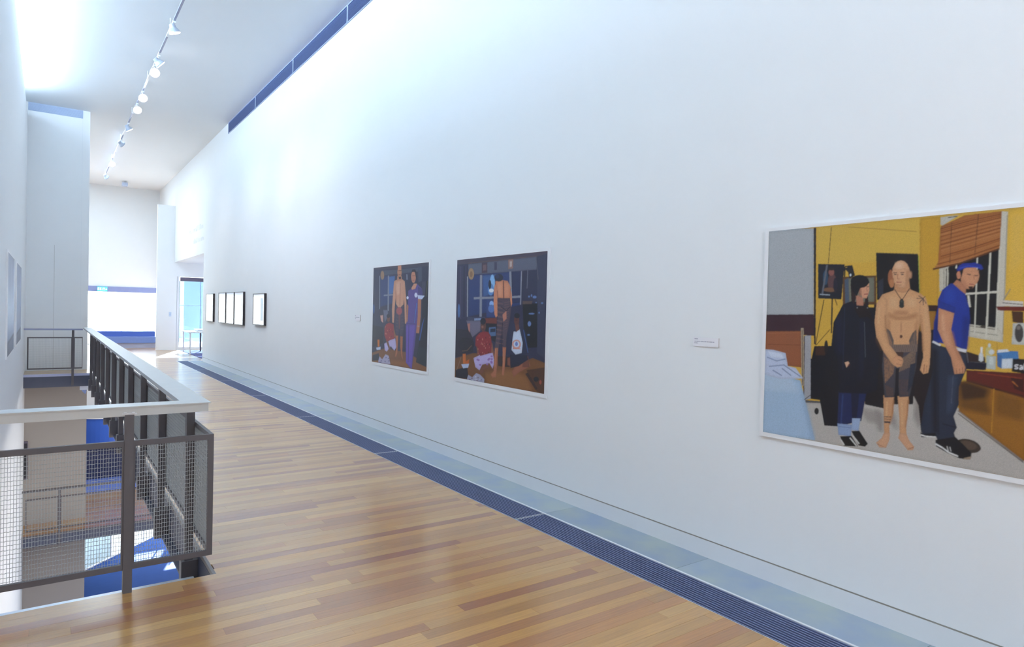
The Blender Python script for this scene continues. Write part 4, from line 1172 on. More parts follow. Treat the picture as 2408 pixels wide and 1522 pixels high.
def plank_rows(y0, y1, xa, xb, single, joined):
    y = y0
    while y < y1 - 1e-6:
        ya, yb = y, min(y + BW, y1)
        x = xa - random.random() * 1.4
        while x < xb:
            ln = random.uniform(0.7, 2.3)
            a, b = max(x, xa), min(x + ln, xb)
            if b - a > 0.02:
                t = lin(random.choices(TONES, WGT)[0])
                t = (t[0] * 1.20, t[1] * 1.20, t[2] * .92)
                k = random.uniform(0.92, 1.07)
                c = tuple(v * k for v in t)
                top = random.uniform(-0.0002, 0.0002)
                if single and b > -0.75:
                    MB().box(a + .0003, b - .0003, ya + .0004, yb - .0004, -0.02, top, c).build('plank', 'plank', floor)
                else:
                    joined.box(a + .0003, b - .0003, ya + .0004, yb - .0004, -0.02, top, c)
            x += ln
        y = yb


far_planks = MB()
YS = VY0 - 33 * BW
NP = 19
plank_rows(-4.0, YS, -3.6, 3.05, False, far_planks)
plank_rows(YS, VY0, -3.6, 3.05, True, far_planks)
plank_rows(VY0, VY0 + NP * BW, VX, 3.05, True, far_planks)
plank_rows(VY0 + NP * BW, VY1, VX, 3.05, False, far_planks)
plank_rows(VY1, 19.1, XL, 3.05, False, far_planks)
plank_rows(19.1, 30.4, -2.5, 3.05, False, far_planks)
plank_rows(21.07, 30.4, 3.05, 7.4, False, far_planks)
far_planks.build('planks', 'plank', floor, kind='stuff')

ce = MB()
ce.box(-0.95, 3.9, -4.0, 19.1, ZC, ZC + 0.2)
ce.box(-2.6, 3.9, 19.1, 30.7, ZC, ZC + 0.2)
ce.box(-3.8, -0.95, -4.2, 4.285, 3.4, 3.6)
struct('ceiling', ce, 'ceiling', 'white plasterboard ceiling above the gallery')
struct('ceiling_lobby', MB().box(3.9, 7.6, 20.9, 26.4, 3.17, 3.35), 'ceiling', 'low white ceiling of the side lobby')

wr = MB()
wr.box(XR, 3.9, -4.0, 20.9, 0.124, ZC)
wr.box(XR + 0.015, 3.9, -4.0, 20.9, -0.05, 0.124)
wr.box(XR, 3.9, 20.9, 26.3, 3.17, ZC)
wr.box(XR, 3.9, 26.46, 30.7, -0.02, ZC)
wr.box(XR + .001, 3.9, 26.3, 26.46, 3.18, ZC)
wall_r = struct('wall_right', wr, 'wall', 'long white gallery wall hung with the colour prints')
MB().box(XR + 0.004, XR + 0.016, -4.0, 20.9, 0.113, 0.125).build('shadow_gap', 'gap', wall_r)
struct('baseboard_right', MB().box(XR - 0.001, XR + 0.016, -4.0, 20.9, 0.0, 0.114), 'skirting', 'flush white skirting below a thin dark shadow line')

wl = MB()
wl.box(-0.56, XL, VY0, 19.1, -7.4, 6.02)
struct('wall_left', wl, 'wall', 'tall white wall dropping through the void on the left')
wl = MB()
wl.box(-1.05, -0.95, -4.0, 19.3, 5.6, ZC)                 # back of the clerestory pocket
wl.box(-0.95, -0.56, VY0, 19.1, 5.55, 5.65)
wl.box(-0.95, -0.44, -4.0, VY0, 3.6, 5.98)
wl.box(-3.6, -0.44, 4.285, 4.4, -0.3, 3.6)
struct('wall_left_pocket', wl, 'wall', 'white backing of the clerestory light slot')
struct('wall_near', MB().box(-3.8, 3.9, -4.2, -4.0, -0.3, 3.8).box(-3.8, 3.9, -4.2, -4.0, 5.4, ZC).box(-3.8, -.4, -4.2, -4.0, 3.8, 5.4).box(3.2, 3.9, -4.2, -4.0, 3.8, 5.4), 'wall', 'unseen white wall behind the viewer, its opening added to let light in')  # high opening added in this unseen wall to brighten ceiling and end wall
struct('wall_near_left', MB().box(-3.8, -3.6, -4.0, 4.4, -0.3, 1.0).box(-3.8, -3.6, -4.0, 4.4, 2.6, 3.6).box(-3.8, -3.6, -4.0, -2.0, 1.0, 2.6).box(-3.8, -3.6, 0.0, 4.4, 1.0, 2.6), 'wall', 'unseen white wall to the left of the viewer, its opening added to let light in')  # opening added in this unseen wall to brighten the near right wall

we = MB().box(XL, 0.79, 19.1, 19.3, -0.30, ZC)
wall_e = struct('wall_end', we, 'wall', 'tall white wall facing the viewer across the void')
MB().box(0.102, 0.106, 19.096, 19.1, 0.0, 3.0).build('panel_joint', 'gap', wall_e)
MB().box(0.634, 0.639, 19.096, 19.1, 0.0, 6.1).build('panel_joint', 'skirting', wall_e)
struct('wall_end_lower', MB().box(XL, 0.79, 19.1, 19.3, -7.4, -0.30), 'wall_shaded', 'lower part of the tall white end wall, its shade put into a beige colour')
struct('wall_left_far', MB().box(-2.6, -2.5, 19.1, 30.7, -0.3, ZC).box(-2.6, XL, 19.1, 19.3, -0.3, ZC), 'wall', 'white side wall of the far hall')
struct('wall_far', MB().box(-2.6, 3.7, 30.5, 30.7, 2.30, ZC).box(-2.6, -1.5, 30.5, 30.7, -0.3, 2.3).box(-1.5, 3.7, 30.5, 30.7, -0.3, 0.02), 'wall', 'white far wall above the bright glazed opening')
pier = struct('wall_pier', MB().box(3.14, XR, 26.3, 26.45, -0.02, 5.19).box(XR, 3.78, 26.3, 26.45, -0.02, 3.17), 'wall', 'white pier standing in front of the far wall')
struct('wall_lobby', MB().box(7.5, 7.6, 20.9, 23.6, -0.2, 3.35).box(7.5, 7.6, 24.5, 26.45, -0.2, 3.35).box(3.78, 7.5, 26.3, 26.45, 2.66, 3.17).box(3.9, 7.5, 20.8, 20.9, -0.2, 3.35), 'wall', 'white lintel and side walls around the lobby glazing')  # gap in the unseen side wall added to let light into the lobby

struct('wall_lower_left', MB().box(-.6, -.5, 19.3, 24.75, -7.4, -.24).box(-.6, -.5, 24.75, 25.42, -7.4, LOW - .24), 'wall_shaded', 'shade-toned side wall of the lower floors behind the end wall')
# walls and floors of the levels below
struct('wall_lower_front', MB().box(-0.56, 6.0, VY0 - 0.2, VY0 - 0.02, -7.4, -0.24), 'wall_shaded', 'shade-toned wall under the near edge of the walkway')
struct('wall_lower_right', MB().box(5.9, 6.0, VY0, 24.6, -7.4, -0.24), 'wall_shaded', 'shade-toned side wall of the lower floors')
struct('wall_lower_far', MB().box(0.2, 6.0, 24.6, 24.75, LOW - 0.24, -0.24), 'wall', 'pale wall of the lower hall behind the blue panel')
ll = MB().box(XL, 5.9, VY1, 24.6, LOW - 0.24, LOW - 0.02)
floor_l = struct('floor_lower', ll, 'subfloor', 'timber landing one storey down')
pl = MB()
y = VY1
while y < 21.3:
    x = XL - random.random()
    while x < 5.9:
        ln = random.uniform(0.8, 2.2)
        a, b = max(x, XL), min(x + ln, 5.9)
        if b > a:
            c = tuple(v * random.uniform(.8, 1.0) for v in lin(random.choices(TONES, WGT)[0]))
            pl.box(a, b - .001, y, y + BW - .001, LOW - 0.02, LOW, c)
        x += ln
    y += BW
pl.build('planks', 'plank', floor_l, kind='stuff')
struct('floor_lower_carpet', MB().box(XL, 5.9, 21.3, 24.6, LOW - 0.02, LOW + 0.002), 'blue_floor_pale', 'strip of pale blue floor beyond the lower landing')
fb = MB()
for z in (BASE - .2, BASE):
    fb.quad([(-.56, VY0, z), (9, VY0, z), (9, 34.08, z), (.72, 25.36, z), (-.56, 25.36, z)])
struct('floor_basement', fb, 'blue_floor', 'deep blue floor two storeys down')
struct('floor_outside', MB().box(-12, 30, 24, 60, BASE - .4, BASE - .22), 'terrace', 'pale paving outside the basement glazing')
struct('wall_backdrop', MB().box(3.9, 7.05, 40, 40.3, -0.2, 3.3), 'outside', 'added pale blue wall hiding the bright sky beyond the lobby glazing')  # added backdrop, keeps bright sky out of the lobby glass
struct('wall_sun_mask', MB().box(-1, 4.75, 33, 33.2, BASE - .3, -1.2).box(4.75, 5.75, 33, 33.2, BASE - .3, -3.1).box(4.75, 5.75, 33, 33.2, -2.45, -1.2).box(5.75, 6.1, 33, 33.2, BASE - .3, -1.2)
       .box(6.1, 7.0, 33, 33.2, BASE - .3, -2.15).box(6.1, 7.0, 33, 33.2, -1.65, -1.2).box(7.0, 16, 33, 33.2, BASE - .3, -1.2), 'wall', 'added white wall outside the basement glazing, its gaps shaping the sun patches')  # added wall whose slots shape the sun patches on the basement floor
struct('floor_yard', MB().box(3.9, 6.05, 34, 40, -0.4, -0.2), 'terrace', 'pale paving beyond the lobby glazing')

# ------------------------------------------------------------------ edges of the void and the floor border
tr = MB().box(VX - 0.018, VX, VY0, VY1, -0.03, 0.001)
struct('trim_1', tr, 'edging', 'grey metal edging along the timber beside the void')
struct('trim_2', MB().box(XL, 0.735, VY0, VY0 + 0.035, -0.012, -0.001), 'alu', 'bright metal strip along the near edge of the void')
struct('trim_3', MB().box(VX - 0.020, VX - 0.005, VY0, VY1, -0.27, -0.03).box(VX - 0.075, VX - 0.005, VY0, VY1, -0.285, -0.27), 'beam', 'dark steel edge beam below the side railing')
struct('trim_4', MB().box(XL, VX, VY1 - 0.02, VY1, -0.30, -0.055), 'beam', 'dark blue steel beam under the far landing')
struct('trim_5', MB().box(XL, VX, VY1 - 0.03, VY1, -0.055, 0.001), 'lavender', 'lavender grey nosing along the edge of the far landing')
struct('trim_6', MB().box(XL, 3.2, VY1 - 0.02, VY1, LOW - 0.26, LOW - 0.05), 'beam', 'dark beam under the lower landing')
struct('trim_7', MB().box(XL, 3.2, VY1 - 0.03, VY1, LOW - 0.05, LOW + 0.001), 'steel', 'edge strip of the lower landing')
struct('trim_8', MB().box(3.342, 3.358, -4.0, 21.07, -0.03, 0.002), 'white_metal', 'bright metal line between floor grille and concrete strip')
struct('trim_9', MB().box(3.048, 3.054, -4.0, 21.07, -0.03, 0.001), 'alu', 'thin metal line between timber and floor grille')

border = struct('floor_border', MB().box(3.352, XR, -4.0, 21.07, -0.11, -0.012), 'subfloor', 'blue grey concrete strip along the foot of the wall')
yb = [-4.0, -1.31, 1.44, 2.82, 4.19, 6.95, 9.82, 12.56, 15.31, 18.06, 21.07]
for i in range(len(yb) - 1):
    k = [0, .0, .05, -.05, .06, -.02, .03, 0.01, -.02, 0.0][i]
    # three lengths of slightly different tint inside each slab are left to the concrete itself
    c = tuple(v * (1 + k) for v in lin((164, 175, 184)))
    MB().box(3.358, XR - .001, yb[i] + .0015, yb[i + 1] - .0015, -0.012, 0.0, c).build('slab', 'slab', border)

# ------------------------------------------------------------------ floor grille, section by section
gj = [-1.31, 1.44, 4.19, 6.95, 9.82, 12.56, 15.31, 18.06, 21.07]
gl = ['section running out of the picture at the lower right', 'widest section in view, before the first pale joint',
      'section between the first and second joints from the viewer', 'section just past the second joint from the viewer',
      'section below the two middle prints, past the third joint', 'section below the framed works',
      'next to last section, far down the walkway', 'farthest section, ending at the lobby']
gl = ['dark blue linear floor grille, ' + s for s in gl]
struct('trim_10', MB().box(3.054, 3.342, -4.0, 21.07, -0.11, -0.09), 'grille_pit', 'dark duct below the floor grille')
proto_bars = None
for i in range(8):
    y0, y1 = gj[i], gj[i + 1]
    g = thing('floor_grille', (3.198, y0, -0.03), gl[i], 'floor grille', 'floor grille sections along the wall')
    mb = MB()
    for k in range(12):
        xc = 3.0645 + k * 0.0243
        if y0 < 9:
            MB().box(xc - .0048, xc + .0048, y0 + .014, y1 - .014, -0.03, 0.0).build('bar', 'grille', g)
        else:
            mb.box(xc - .0048, xc + .0048, y0 + .014, y1 - .014, -0.03, 0.0)
    if mb.v:
        mb.build('bars', 'grille', g, kind='stuff')
    for ye in (y0 + .007, y1 - .007):
        ends = MB().box(3.055, 3.341, ye - .003, ye + .003, -.03, -.006)
        for k in range(12):
            xc = 3.0645 + k * 0.0243
            ends.box(xc - .0075, xc + .0075, ye - .006, ye + .006, -0.03, 0.001)
        ends.build('end_comb', 'alu', g)
    for ya, yz in ((y0 + .9, y0 + .91), (y0 + 1.8, y0 + 1.81)):
        MB().box(3.055, 3.341, ya, yz, -0.09, -0.03).build('cross_bar', 'grille_pit', g)

# ------------------------------------------------------------------ air grilles under the ceiling
vy = [17.87, 15.20, 12.47, 9.74, 7.0]
vl = ['blue grey air grille high on the right wall, farthest section', 'blue grey air grille high on the right wall, second section from the far end',
      'blue grey air grille high on the right wall, third section from the far end', 'blue grey air grille high on the right wall, nearest section cut by the frame']
for i in range(4):
    y1, y0 = vy[i], vy[i + 1]
    g = thing('wall_grille', (XR, y0, 6.02), vl[i], 'air grille', 'air grilles high on the right wall')
    MB().box(XR - .006, XR - .0005, y0 + .004, y1 - .004, 6.022, 6.298).build('back_plate', 'louvre', g)
    MB().box(XR - .016, XR - .006, y0 + .004, y0 + .022, 6.022, 6.298).box(XR - .016, XR - .006, y1 - .022, y1 - .004, 6.022, 6.298) \
        .box(XR - .016, XR - .006, y0 + .022, y1 - .022, 6.022, 6.034).box(XR - .016, XR - .006, y0 + .022, y1 - .022, 6.286, 6.298).build('frame', 'louvre_pale', g)
    s = MB()
    for k in range(11):
        z = 6.046 + k * 0.0225
        s.quad([(XR - .006, y0 + .022, z + .013), (XR - .006, y1 - .022, z + .013), (XR - .018, y1 - .022, z), (XR - .018, y0 + .022, z)])
    s.build('louvres', 'louvre', g, kind='stuff')
g = thing('wall_grille', (0.1, 19.1, 6.1), 'pale blue air grille under the ceiling on the end wall', 'air grille')
MB().box(-0.43, 0.64, 19.09, 19.0995, 6.105, 6.296).build('back_plate', 'louvre_pale', g)
s = MB()
for k in range(8):
    z = 6.112 + k * .0225
    s.quad([(-0.43, 19.09, z + .012), (0.64, 19.09, z + .012), (0.64, 19.08, z), (-0.43, 19.08, z)])
s.build('louvres', 'louvre_pale', g, kind='stuff')

# ------------------------------------------------------------------ railings


def wires_x(mb, x0, x1, y, z0, z1, px, pz, d, wave=0.0):
    """woven mesh in the plane y"""
    n = int((x1 - x0) / px)
    for i in range(n + 1):
        x = x0 + (x1 - x0) * (i + .5) / (n + 1)
        mb.box(x - d / 2, x + d / 2, y - d / 2, y + d / 2, z0, z1)
    m = int((z1 - z0) / pz)
    for j in range(m + 1):
        z = z0 + (z1 - z0) * (j + .5) / (m + 1)
        if wave:
            k = len(mb.v)
            st = 2 * (n + 1)
            for i in range(st + 1):
                x = x0 + (x1 - x0) * i / st
                w = wave * math.sin(math.pi * i + math.pi / 2 + math.pi * j)
                zz = wave * .9 * math.sin(math.pi * i / 2.0 + j)
                for a, b in ((-1, -1), (1, -1), (1, 1), (-1, 1)):
                    mb.v.append((x, y + w + a * d / 2, z + zz + b * d / 2))
            for i in range(st):
                for q in range(4):
                    q2 = (q + 1) % 4
                    mb.f.append((k + i * 4 + q, k + i * 4 + q2, k + i * 4 + 4 + q2, k + i * 4 + 4 + q))
                    mb.c.append(None)
        else:
            mb.box(x0, x1, y - d / 2, y + d / 2, z - d / 2, z + d / 2)


def wires_y(mb, y0, y1, x, z0, z1, py, pz, d):
    n = int((y1 - y0) / py)
    for i in range(n + 1):
        y = y0 + (y1 - y0) * (i + .5) / (n + 1)
        mb.box(x - d / 2, x + d / 2, y - d / 2, y + d / 2, z0, z1)
    m = int((z1 - z0) / pz)
    for j in range(m + 1):
        z = z0 + (z1 - z0) * (j + .5) / (m + 1)
        mb.box(x - d / 2, x + d / 2, y0, y1, z - d / 2, z + d / 2)


def panel_x(parent, x0, x1, y0, y1, zb, zt, ls, rs, bar=.032, d=.0022, px=.0133, pz=.0244, wave=.0016):
    """framed mesh panel facing the viewer; ls / rs: side members wanted"""
    f = MB().box(x0, x1, y0, y1, zt - bar, zt).box(x0, x1, y0, y1, zb, zb + bar)
    f.box(x0, x0 + (bar if ls else .010), y0, y1, zb + bar, zt - bar)
    f.box(x1 - (bar if rs else .010), x1, y0, y1, zb + bar, zt - bar)
    fo = f.build('panel_frame', 'steel', parent)
    w = MB()
    wires_x(w, x0 + (bar if ls else 0), x1 - (bar if rs else 0), (y0 + y1) / 2, zb + bar, zt - bar, px, pz, d, wave)
    wo = w.build('wire_mesh', 'wire', fo, kind='stuff')
    return fo


rail = thing('guard_railing', (0.80, 4.26, 0), 'L-shaped steel railing with mesh panels around the near end of the void', 'railing')
hr = MB()
hx0, hx1, hy0, hy1 = 0.655, 0.805, 4.245, 4.39
hr.box(XL, hx1, hy0, hy1, 1.059, 1.066)                       # top plates
hr.box(hx0, hx1, hy1, VY1 + .02, 1.059, 1.066)
hr.box(XL, hx1 - .012, hy0 + .012, hy0 + .018, 1.010, 1.059)   # aprons
hr.box(XL, hx0 + .02, hy1 - .012, hy1 - .006, 1.028, 1.059)
hr.box(hx1 - .018, hx1 - .012, hy0 + .018, VY1, 1.010, 1.059)
hr.box(hx0 + .008, hx0 + .014, hy1 - .006, VY1, 1.028, 1.059)
hr.build('handrail', 'handrail', rail)
pyl = [4.80, 6.12, 7.42, 8.66, 9.84, 11.06, 12.26, 13.48, 14.70, 15.92, 17.10]
PX0, PX1 = 0.757, 0.807
for yy in pyl:
    p = MB().box(PX0, PX1, yy - .03, yy + .03, -0.30, 1.012)
    p.build('post', 'steel', rail)
    MB().box(PX0 - .022, VX - .075 if False else PX1 - .001, yy - .045, yy + .045, -0.30, -0.06).box(PX1 - .001, VX - .02, yy - .045, yy + .045, -.27, -.06).build('fixing_plate', 'steel', rail)
MB().box(PX0 + .005, PX1 - .005, 4.765, 4.80, 1.012, 1.022).box(PX0 + .005, PX0 + .015, 4.76, 4.80, 1.012, 1.058).build('bracket', 'alu', rail)
MB().box(0.358, 0.404, 4.252, 4.300, -0.05, 1.018).build('post', 'steel', rail)
MB().box(0.345, 0.417, 4.250, 4.2565, 1.0185, 1.026).box(0.352, 0.366, 4.246, 4.2565, 1.026, 1.032).box(0.392, 0.406, 4.246, 4.2565, 1.026, 1.032).build('bracket', 'alu', rail)
panel_x(rail, XL + .01, 0.358, 4.264, 4.288, 0.130, 0.868, True, False)
panel_x(rail, 0.404, 0.828, 4.264, 4.288, 0.130, 0.868, False, True)
ends = [4.288] + pyl[1:] + [VY1]
for i in range(len(ends) - 1):
    a, b = ends[i], ends[i + 1]
    f = MB().box(0.807, 0.828, a, b, 0.838, 0.868).box(0.807, 0.828, a, b, 0.130, 0.160)
    f.box(0.807, 0.828, a, a + (.025 if i else .012), .160, .838)
    fo = f.build('panel_frame', 'steel', rail)
    w = MB()
    wires_y(w, a, b, 0.818, .16, .838, .0133 if i < 4 else .0266, .0244, .0024)
    w.build('wire_mesh', 'wire', fo, kind='stuff')


def cross_railing(name, z, x1, label, posts):
    r = thing(name, (0.2, VY1 - .03, z), label, 'railing')
    y0 = VY1 - 0.055
    MB().box(XL, x1, y0 - .05, y0 + .05, z + 1.0, z + 1.035).build('handrail', 'track_dark' if z == 0 else 'steel', r)
    for px in posts:
        MB().box(px - .024, px + .024, y0 - .02, y0 + .03, z - .27, z + 1.0).build('post', 'steel', r)
    xs = [XL + .06] + posts + [x1]
    for i in range(len(xs) - 1):
        a = xs[i] + (.024 if i else 0)
        b = xs[i + 1] - (.024 if i < len(xs) - 2 else 0)
        panel_x(r, a, b, y0 - .012, y0 + .012, z + .115, z + .845, i == 0, False, bar=.028, d=.0018, px=.0266, pz=.0244, wave=0)
    return r


cross_railing('landing_railing', 0.0, 0.652, 'dark steel railing across the far end of the void', [0.468])
cross_railing('landing_railing', LOW, 3.2, 'dark railing of the landing one storey below', [0.25, 1.62])

# ------------------------------------------------------------------ photographic prints


def paint(text, wmm, hmm, step, base, gain):
    """colours of a flat print: filled outlines in print millimetres, sampled on a grid"""
    ss = 2
    nx, ny = int(wmm / step), int(hmm / step)
    img = np.empty((ny * ss, nx * ss, 3), np.float32)
    img[:] = lin(base)
    st = step / ss
    for ln in text.strip().split('\n'):
        rgb, *pp = ln.split()
        pts = np.array([[float(q) for q in p.split(',')] for p in pp]) / st
        x0, x1 = max(0, int(pts[:, 0].min())), min(nx * ss, int(pts[:, 0].max()) + 2)
        y0, y1 = max(0, int(pts[:, 1].min())), min(ny * ss, int(pts[:, 1].max()) + 2)
        if x1 <= x0 or y1 <= y0:
            continue
        gx, gy = np.meshgrid(np.arange(x0, x1) + .5, np.arange(y0, y1) + .5)
        ins = np.zeros(gx.shape, bool)
        for (ax, ay), (bx, by) in zip(pts, np.roll(pts, -1, 0)):
            if ay == by:
                continue
            c = ((ay > gy) != (by > gy)) & (gx < (bx - ax) * (gy - ay) / (by - ay) + ax)
            ins ^= c
        # rounded modelling of each shape in the picture, as a flash photograph gives it
        m = ins.astype(np.float32)
        r = int(min(11, max(1, (0.3 if rgb.count(',') > 2 else 0.13) * min(x1 - x0, y1 - y0))))
        for ax in (0, 1):
            cs = np.cumsum(np.pad(m, [(r + 1, r) if k == ax else (0, 0) for k in (0, 1)]), ax)
            m = (np.take(cs, range(2 * r + 1, cs.shape[ax]), ax) - np.take(cs, range(0, cs.shape[ax] - 2 * r - 1), ax)) / (2 * r + 1)
        rgb = [int(q) for q in rgb.split(',')]
        tone = np.array(lin(rgb[:3]), np.float32)
        if len(rgb) > 3:                           # a soft-edged change of tone
            a = m[..., None]
            img[y0:y1, x0:x1] = img[y0:y1, x0:x1] * (1 - a) + tone * a
        else:
            img[y0:y1, x0:x1][ins] = ((0.74 + 0.34 * m)[..., None] * tone)[ins]
    # soft focus of the print
    for ax in (0, 1, 0, 1):
        img = (np.roll(img, 1, ax) + 2 * img + np.roll(img, -1, ax)) / 4
    img = img.reshape(ny, ss, nx, ss, 3).mean((1, 3))
    rng = np.random.default_rng(3)
    img *= (1 + rng.normal(0, 0.05, (ny, nx, 1))).astype(np.float32)
    return np.clip(img * gain, 0.002, 0.95), nx, ny


def image_mesh(name, parent, x, ya, z0, wmm, hmm, text, step, base, gain, side=-1):
    """grid in the plane X = x; side -1 faces left with u running towards the viewer, +1 faces right"""
    img, nx, ny = paint(text, wmm, hmm, step, base, gain)
    off = parent.matrix_world.translation
    u = np.linspace(0, wmm / 1000, nx + 1)
    v = np.linspace(0, hmm / 1000, ny + 1)
    uu, vv = np.meshgrid(u, v)
    co = np.stack([np.full(uu.shape, x - off.x), ya - uu - off.y, z0 + vv - off.z], -1).reshape(-1, 3)
    i = (np.arange(ny)[:, None] * (nx + 1) + np.arange(nx)[None, :]).ravel()
    q = np.stack([i, i + 1, i + nx + 2, i + nx + 1], 1)
    if side > 0:
        q = q[:, ::-1]
    me = bpy.data.meshes.new(name)
    nf = nx * ny
    me.vertices.add(len(co))
    me.vertices.foreach_set('co', co.ravel())
    me.loops.add(nf * 4)
    me.loops.foreach_set('vertex_index', q.ravel().astype(np.int32))
    me.polygons.add(nf)
    me.polygons.foreach_set('loop_start', np.arange(0, nf * 4, 4, dtype=np.int32))
    me.update(calc_edges=True)
    # colours per point keep the picture smooth
    pad = np.pad(img, ((0, 1), (0, 1), (0, 0)), 'edge').reshape(-1, 3)
    at = me.color_attributes.new('paint', 'FLOAT_COLOR', 'POINT')
    at.data.foreach_set('color', np.concatenate([pad, np.ones((len(pad), 1), np.float32)], 1).astype(np.float32).ravel())
    me.materials.append(M['print'])
    o = bpy.data.objects.new(name, me)
    COL.objects.link(o)
    o.parent = parent
    return o


def wall_print(ya, yb, z0, z1, text, step, base, label, thick, mar):
    t = thing('wall_print', (XR, (ya + yb) / 2, z0), label, 'photograph', 'large colour prints on the right wall')
    xf = XR - 0.002 - thick
    MB().box(xf, XR - 0.0005, yb - mar, ya + mar, z0 - mar, z1 + mar * .8).build('mount_sheet', 'paper', t)
    image_mesh('image', t, xf - .0006, ya, z0, (ya - yb) * 1000, (z1 - z0) * 1000, text, step, base, PGAIN)
    return t


PGAIN = 0.9
wall_print(2.425, 0.825, 0.935, 2.197, PRINT_NEAR, 3.0, (206, 164, 62),
           'large print of three people standing in a yellow room, nearest on the wall', 0.014, 0.026)
wall_print(6.276, 4.669, 0.914, 2.216, PRINT_MIDDLE, 4.4, (44, 44, 72),
           'dark print of a figure seen from behind between two seated people', 0.005, 0.04)
wall_print(8.562, 6.941, 0.917, 2.224, PRINT_FAR, 4.6, (44, 46, 74),
           'dark print with a standing person in a long purple dress, left of two dark prints', 0.005, 0.04)


def left_print(y0, y1, label, dim):
    t = thing('wall_print', (XL, (y0 + y1) / 2, 0.93), label, 'photograph', 'glossy prints on the left wall')
    MB().box(XL + .0005, XL + .02, y0 - .06, y1 + .06, 0.90, 2.29).build('mount_sheet', 'paper', t)
    w = (y1 - y0) * 1000
    txt = '124,130,160 0,0 %d,0 %d,1330 0,1330\n90,90,114 0,0 %d,0 %d,200 0,170\n60,56,72 0,190 %d,150 %d,190 0,240\n144,152,180 100,600 500,600 500,1200 100,1200\n134,140,168 700,500 1100,500 1100,1250 700,1250' % ((w,) * 6)
    image_mesh('image', t, XL + .0206, y1, 0.93, w, 1330, txt, 12, (120, 126, 156), 1.0, side=1)


left_print(10.45, 12.25, 'glossy grey print seen edge-on on the left wall, the nearer one', 0)
left_print(13.30, 15.30, 'glossy grey print seen edge-on on the left wall, the farther one', 0)

# ------------------------------------------------------------------ framed works far along the right wall
fr = [(14.05, 14.96, 1.25, 1.925, 'dark framed white work hanging alone, nearest of the small frames'),
      (15.86, 16.72, 1.20, 1.98, 'dark framed white work, right one of the three hung close together'),
      (16.79, 17.62, 1.20, 1.98, 'dark framed white work, middle one of the three hung close together'),
      (17.70, 18.53, 1.20, 1.98, 'dark framed white work, left one of the three hung close together'),
      (19.23, 20.22, 1.20, 1.97, 'dark framed white work by the lobby, last before the end of the wall')]
for i, (y0, y1, z0, z1, lab) in enumerate(fr):
    t = thing('picture_frame', (XR, (y0 + y1) / 2, z0), lab, 'framed picture', 'small framed works on the right wall')
    b = .016
    x0, x1 = XR - .05, XR - .0005
    MB().box(x0, x1, y0, y0 + b, z0, z1).box(x0, x1, y1 - b, y1, z0, z1).box(x0, x1, y0 + b, y1 - b, z0, z0 + b).box(x0, x1, y0 + b, y1 - b, z1 - b, z1).build('frame', 'frame', t)
    MB().box(XR - .044, XR - .01, y0 + b, y1 - b, z0 + b, z1 - b).build('picture', 'frame_pane', t)
    MB().box(XR - .0446, XR - .044, y0 + .08, y0 + .30 if i == 0 else y0 + .16, z0 + .1, z1 - .1).build('drawing', 'frame_mark', t)


def wall_label(y0, y1, z0, z1, lab):
    t = thing('wall_label', (XR, (y0 + y1) / 2, z0), lab, 'label', 'small text labels on the wall')
    MB().box(XR - .006, XR - .0005, y0, y1, z0, z1).build('card', 'label_shade', t)
    MB().box(XR - .0066, XR - .006, y0, y1, z0, z1).build('face', 'label', t)
    w, h = y1 - y0, z1 - z0
    ink = MB()
    rows = [(.78, [.14]), (.50, [.06, .10, .05, .12, .08, .09, .11, .07]), (.32, [.05, .04, .03])]
    for zz, words in rows:
        yy = y1 - w * .05
        for ww in words:
            ink.box(XR - .0069, XR - .0066, yy - w * ww, yy, z0 + h * zz, z0 + h * (zz + .09))
            yy -= w * (ww + .015)
    ink.build('text', 'ink', t)


wall_label(2.786, 2.999, 1.446, 1.508, 'small white text card left of the yellow room print')
wall_label(9.01, 9.21, 1.474, 1.562, 'small white text card left of the purple dress print')

let = MB()
random.seed(3)
for z, y0, y1, hh in ((3.92, 23.5, 20.98, .16), (3.56, 22.6, 20.98, .15)):
    yy = y0
    while yy > y1:
        w = random.uniform(.05, .13)
        s = random.choice((0, 0, 0, 1))
        let.box(XR - .004, XR - .0005, yy - .022, yy, z, z + hh * random.choice((.7, .7, 1.0)))
        if random.random() < .6:
            let.box(XR - .004, XR - .0005, yy - w, yy - .022, z + hh * random.choice((0, .3, .58)), z + hh * .12 + hh * random.choice((0, .3, .58)))
        yy -= w + .03 + s * .1
o = let.build('wall_lettering', 'letter')
tag(o, 'two faint lines of pale grey lettering high on the wall beside the lobby', 'lettering', None, 'stuff')

# ------------------------------------------------------------------ lighting track with spotlights
TX, TZ = 1.57, 6.12
track = thing('lighting_track', (TX, 16.0, ZC), 'thin lavender grey lighting track running along the ceiling', 'lighting track')
for a, b in ((6.6, 11.6), (12.35, 13.2), (15.3, 16.1), (16.5, 17.1), (17.8, 19.0), (20.2, 21.1), (22.7, 24.2), (25.3, 27.3)):
    MB().box(TX - .016, TX + .016, a, b, TZ - .012, TZ + .012).build('track_rail', 'track_dark', track)
for a, b in ((11.6, 12.35), (13.2, 15.3), (16.1, 16.5), (17.1, 17.8), (19.0, 20.2), (21.1, 22.7), (24.2, 25.3)):
    MB().box(TX - .015, TX + .015, a, b, TZ - .011, TZ + .011).build('track_rail', 'white_metal', track)  # same rail: brightness of its lit stretches put into a white colour
for yy in (8.5, 12.0, 15.0, 18.0, 21.0, 24.0, 27.0):
    MB().lathe([(0, .006), (ZC - TZ - .012, .006)], (TX, yy, TZ + .012), (0, 0, 1), 8).build('hanger', 'white_metal', track)

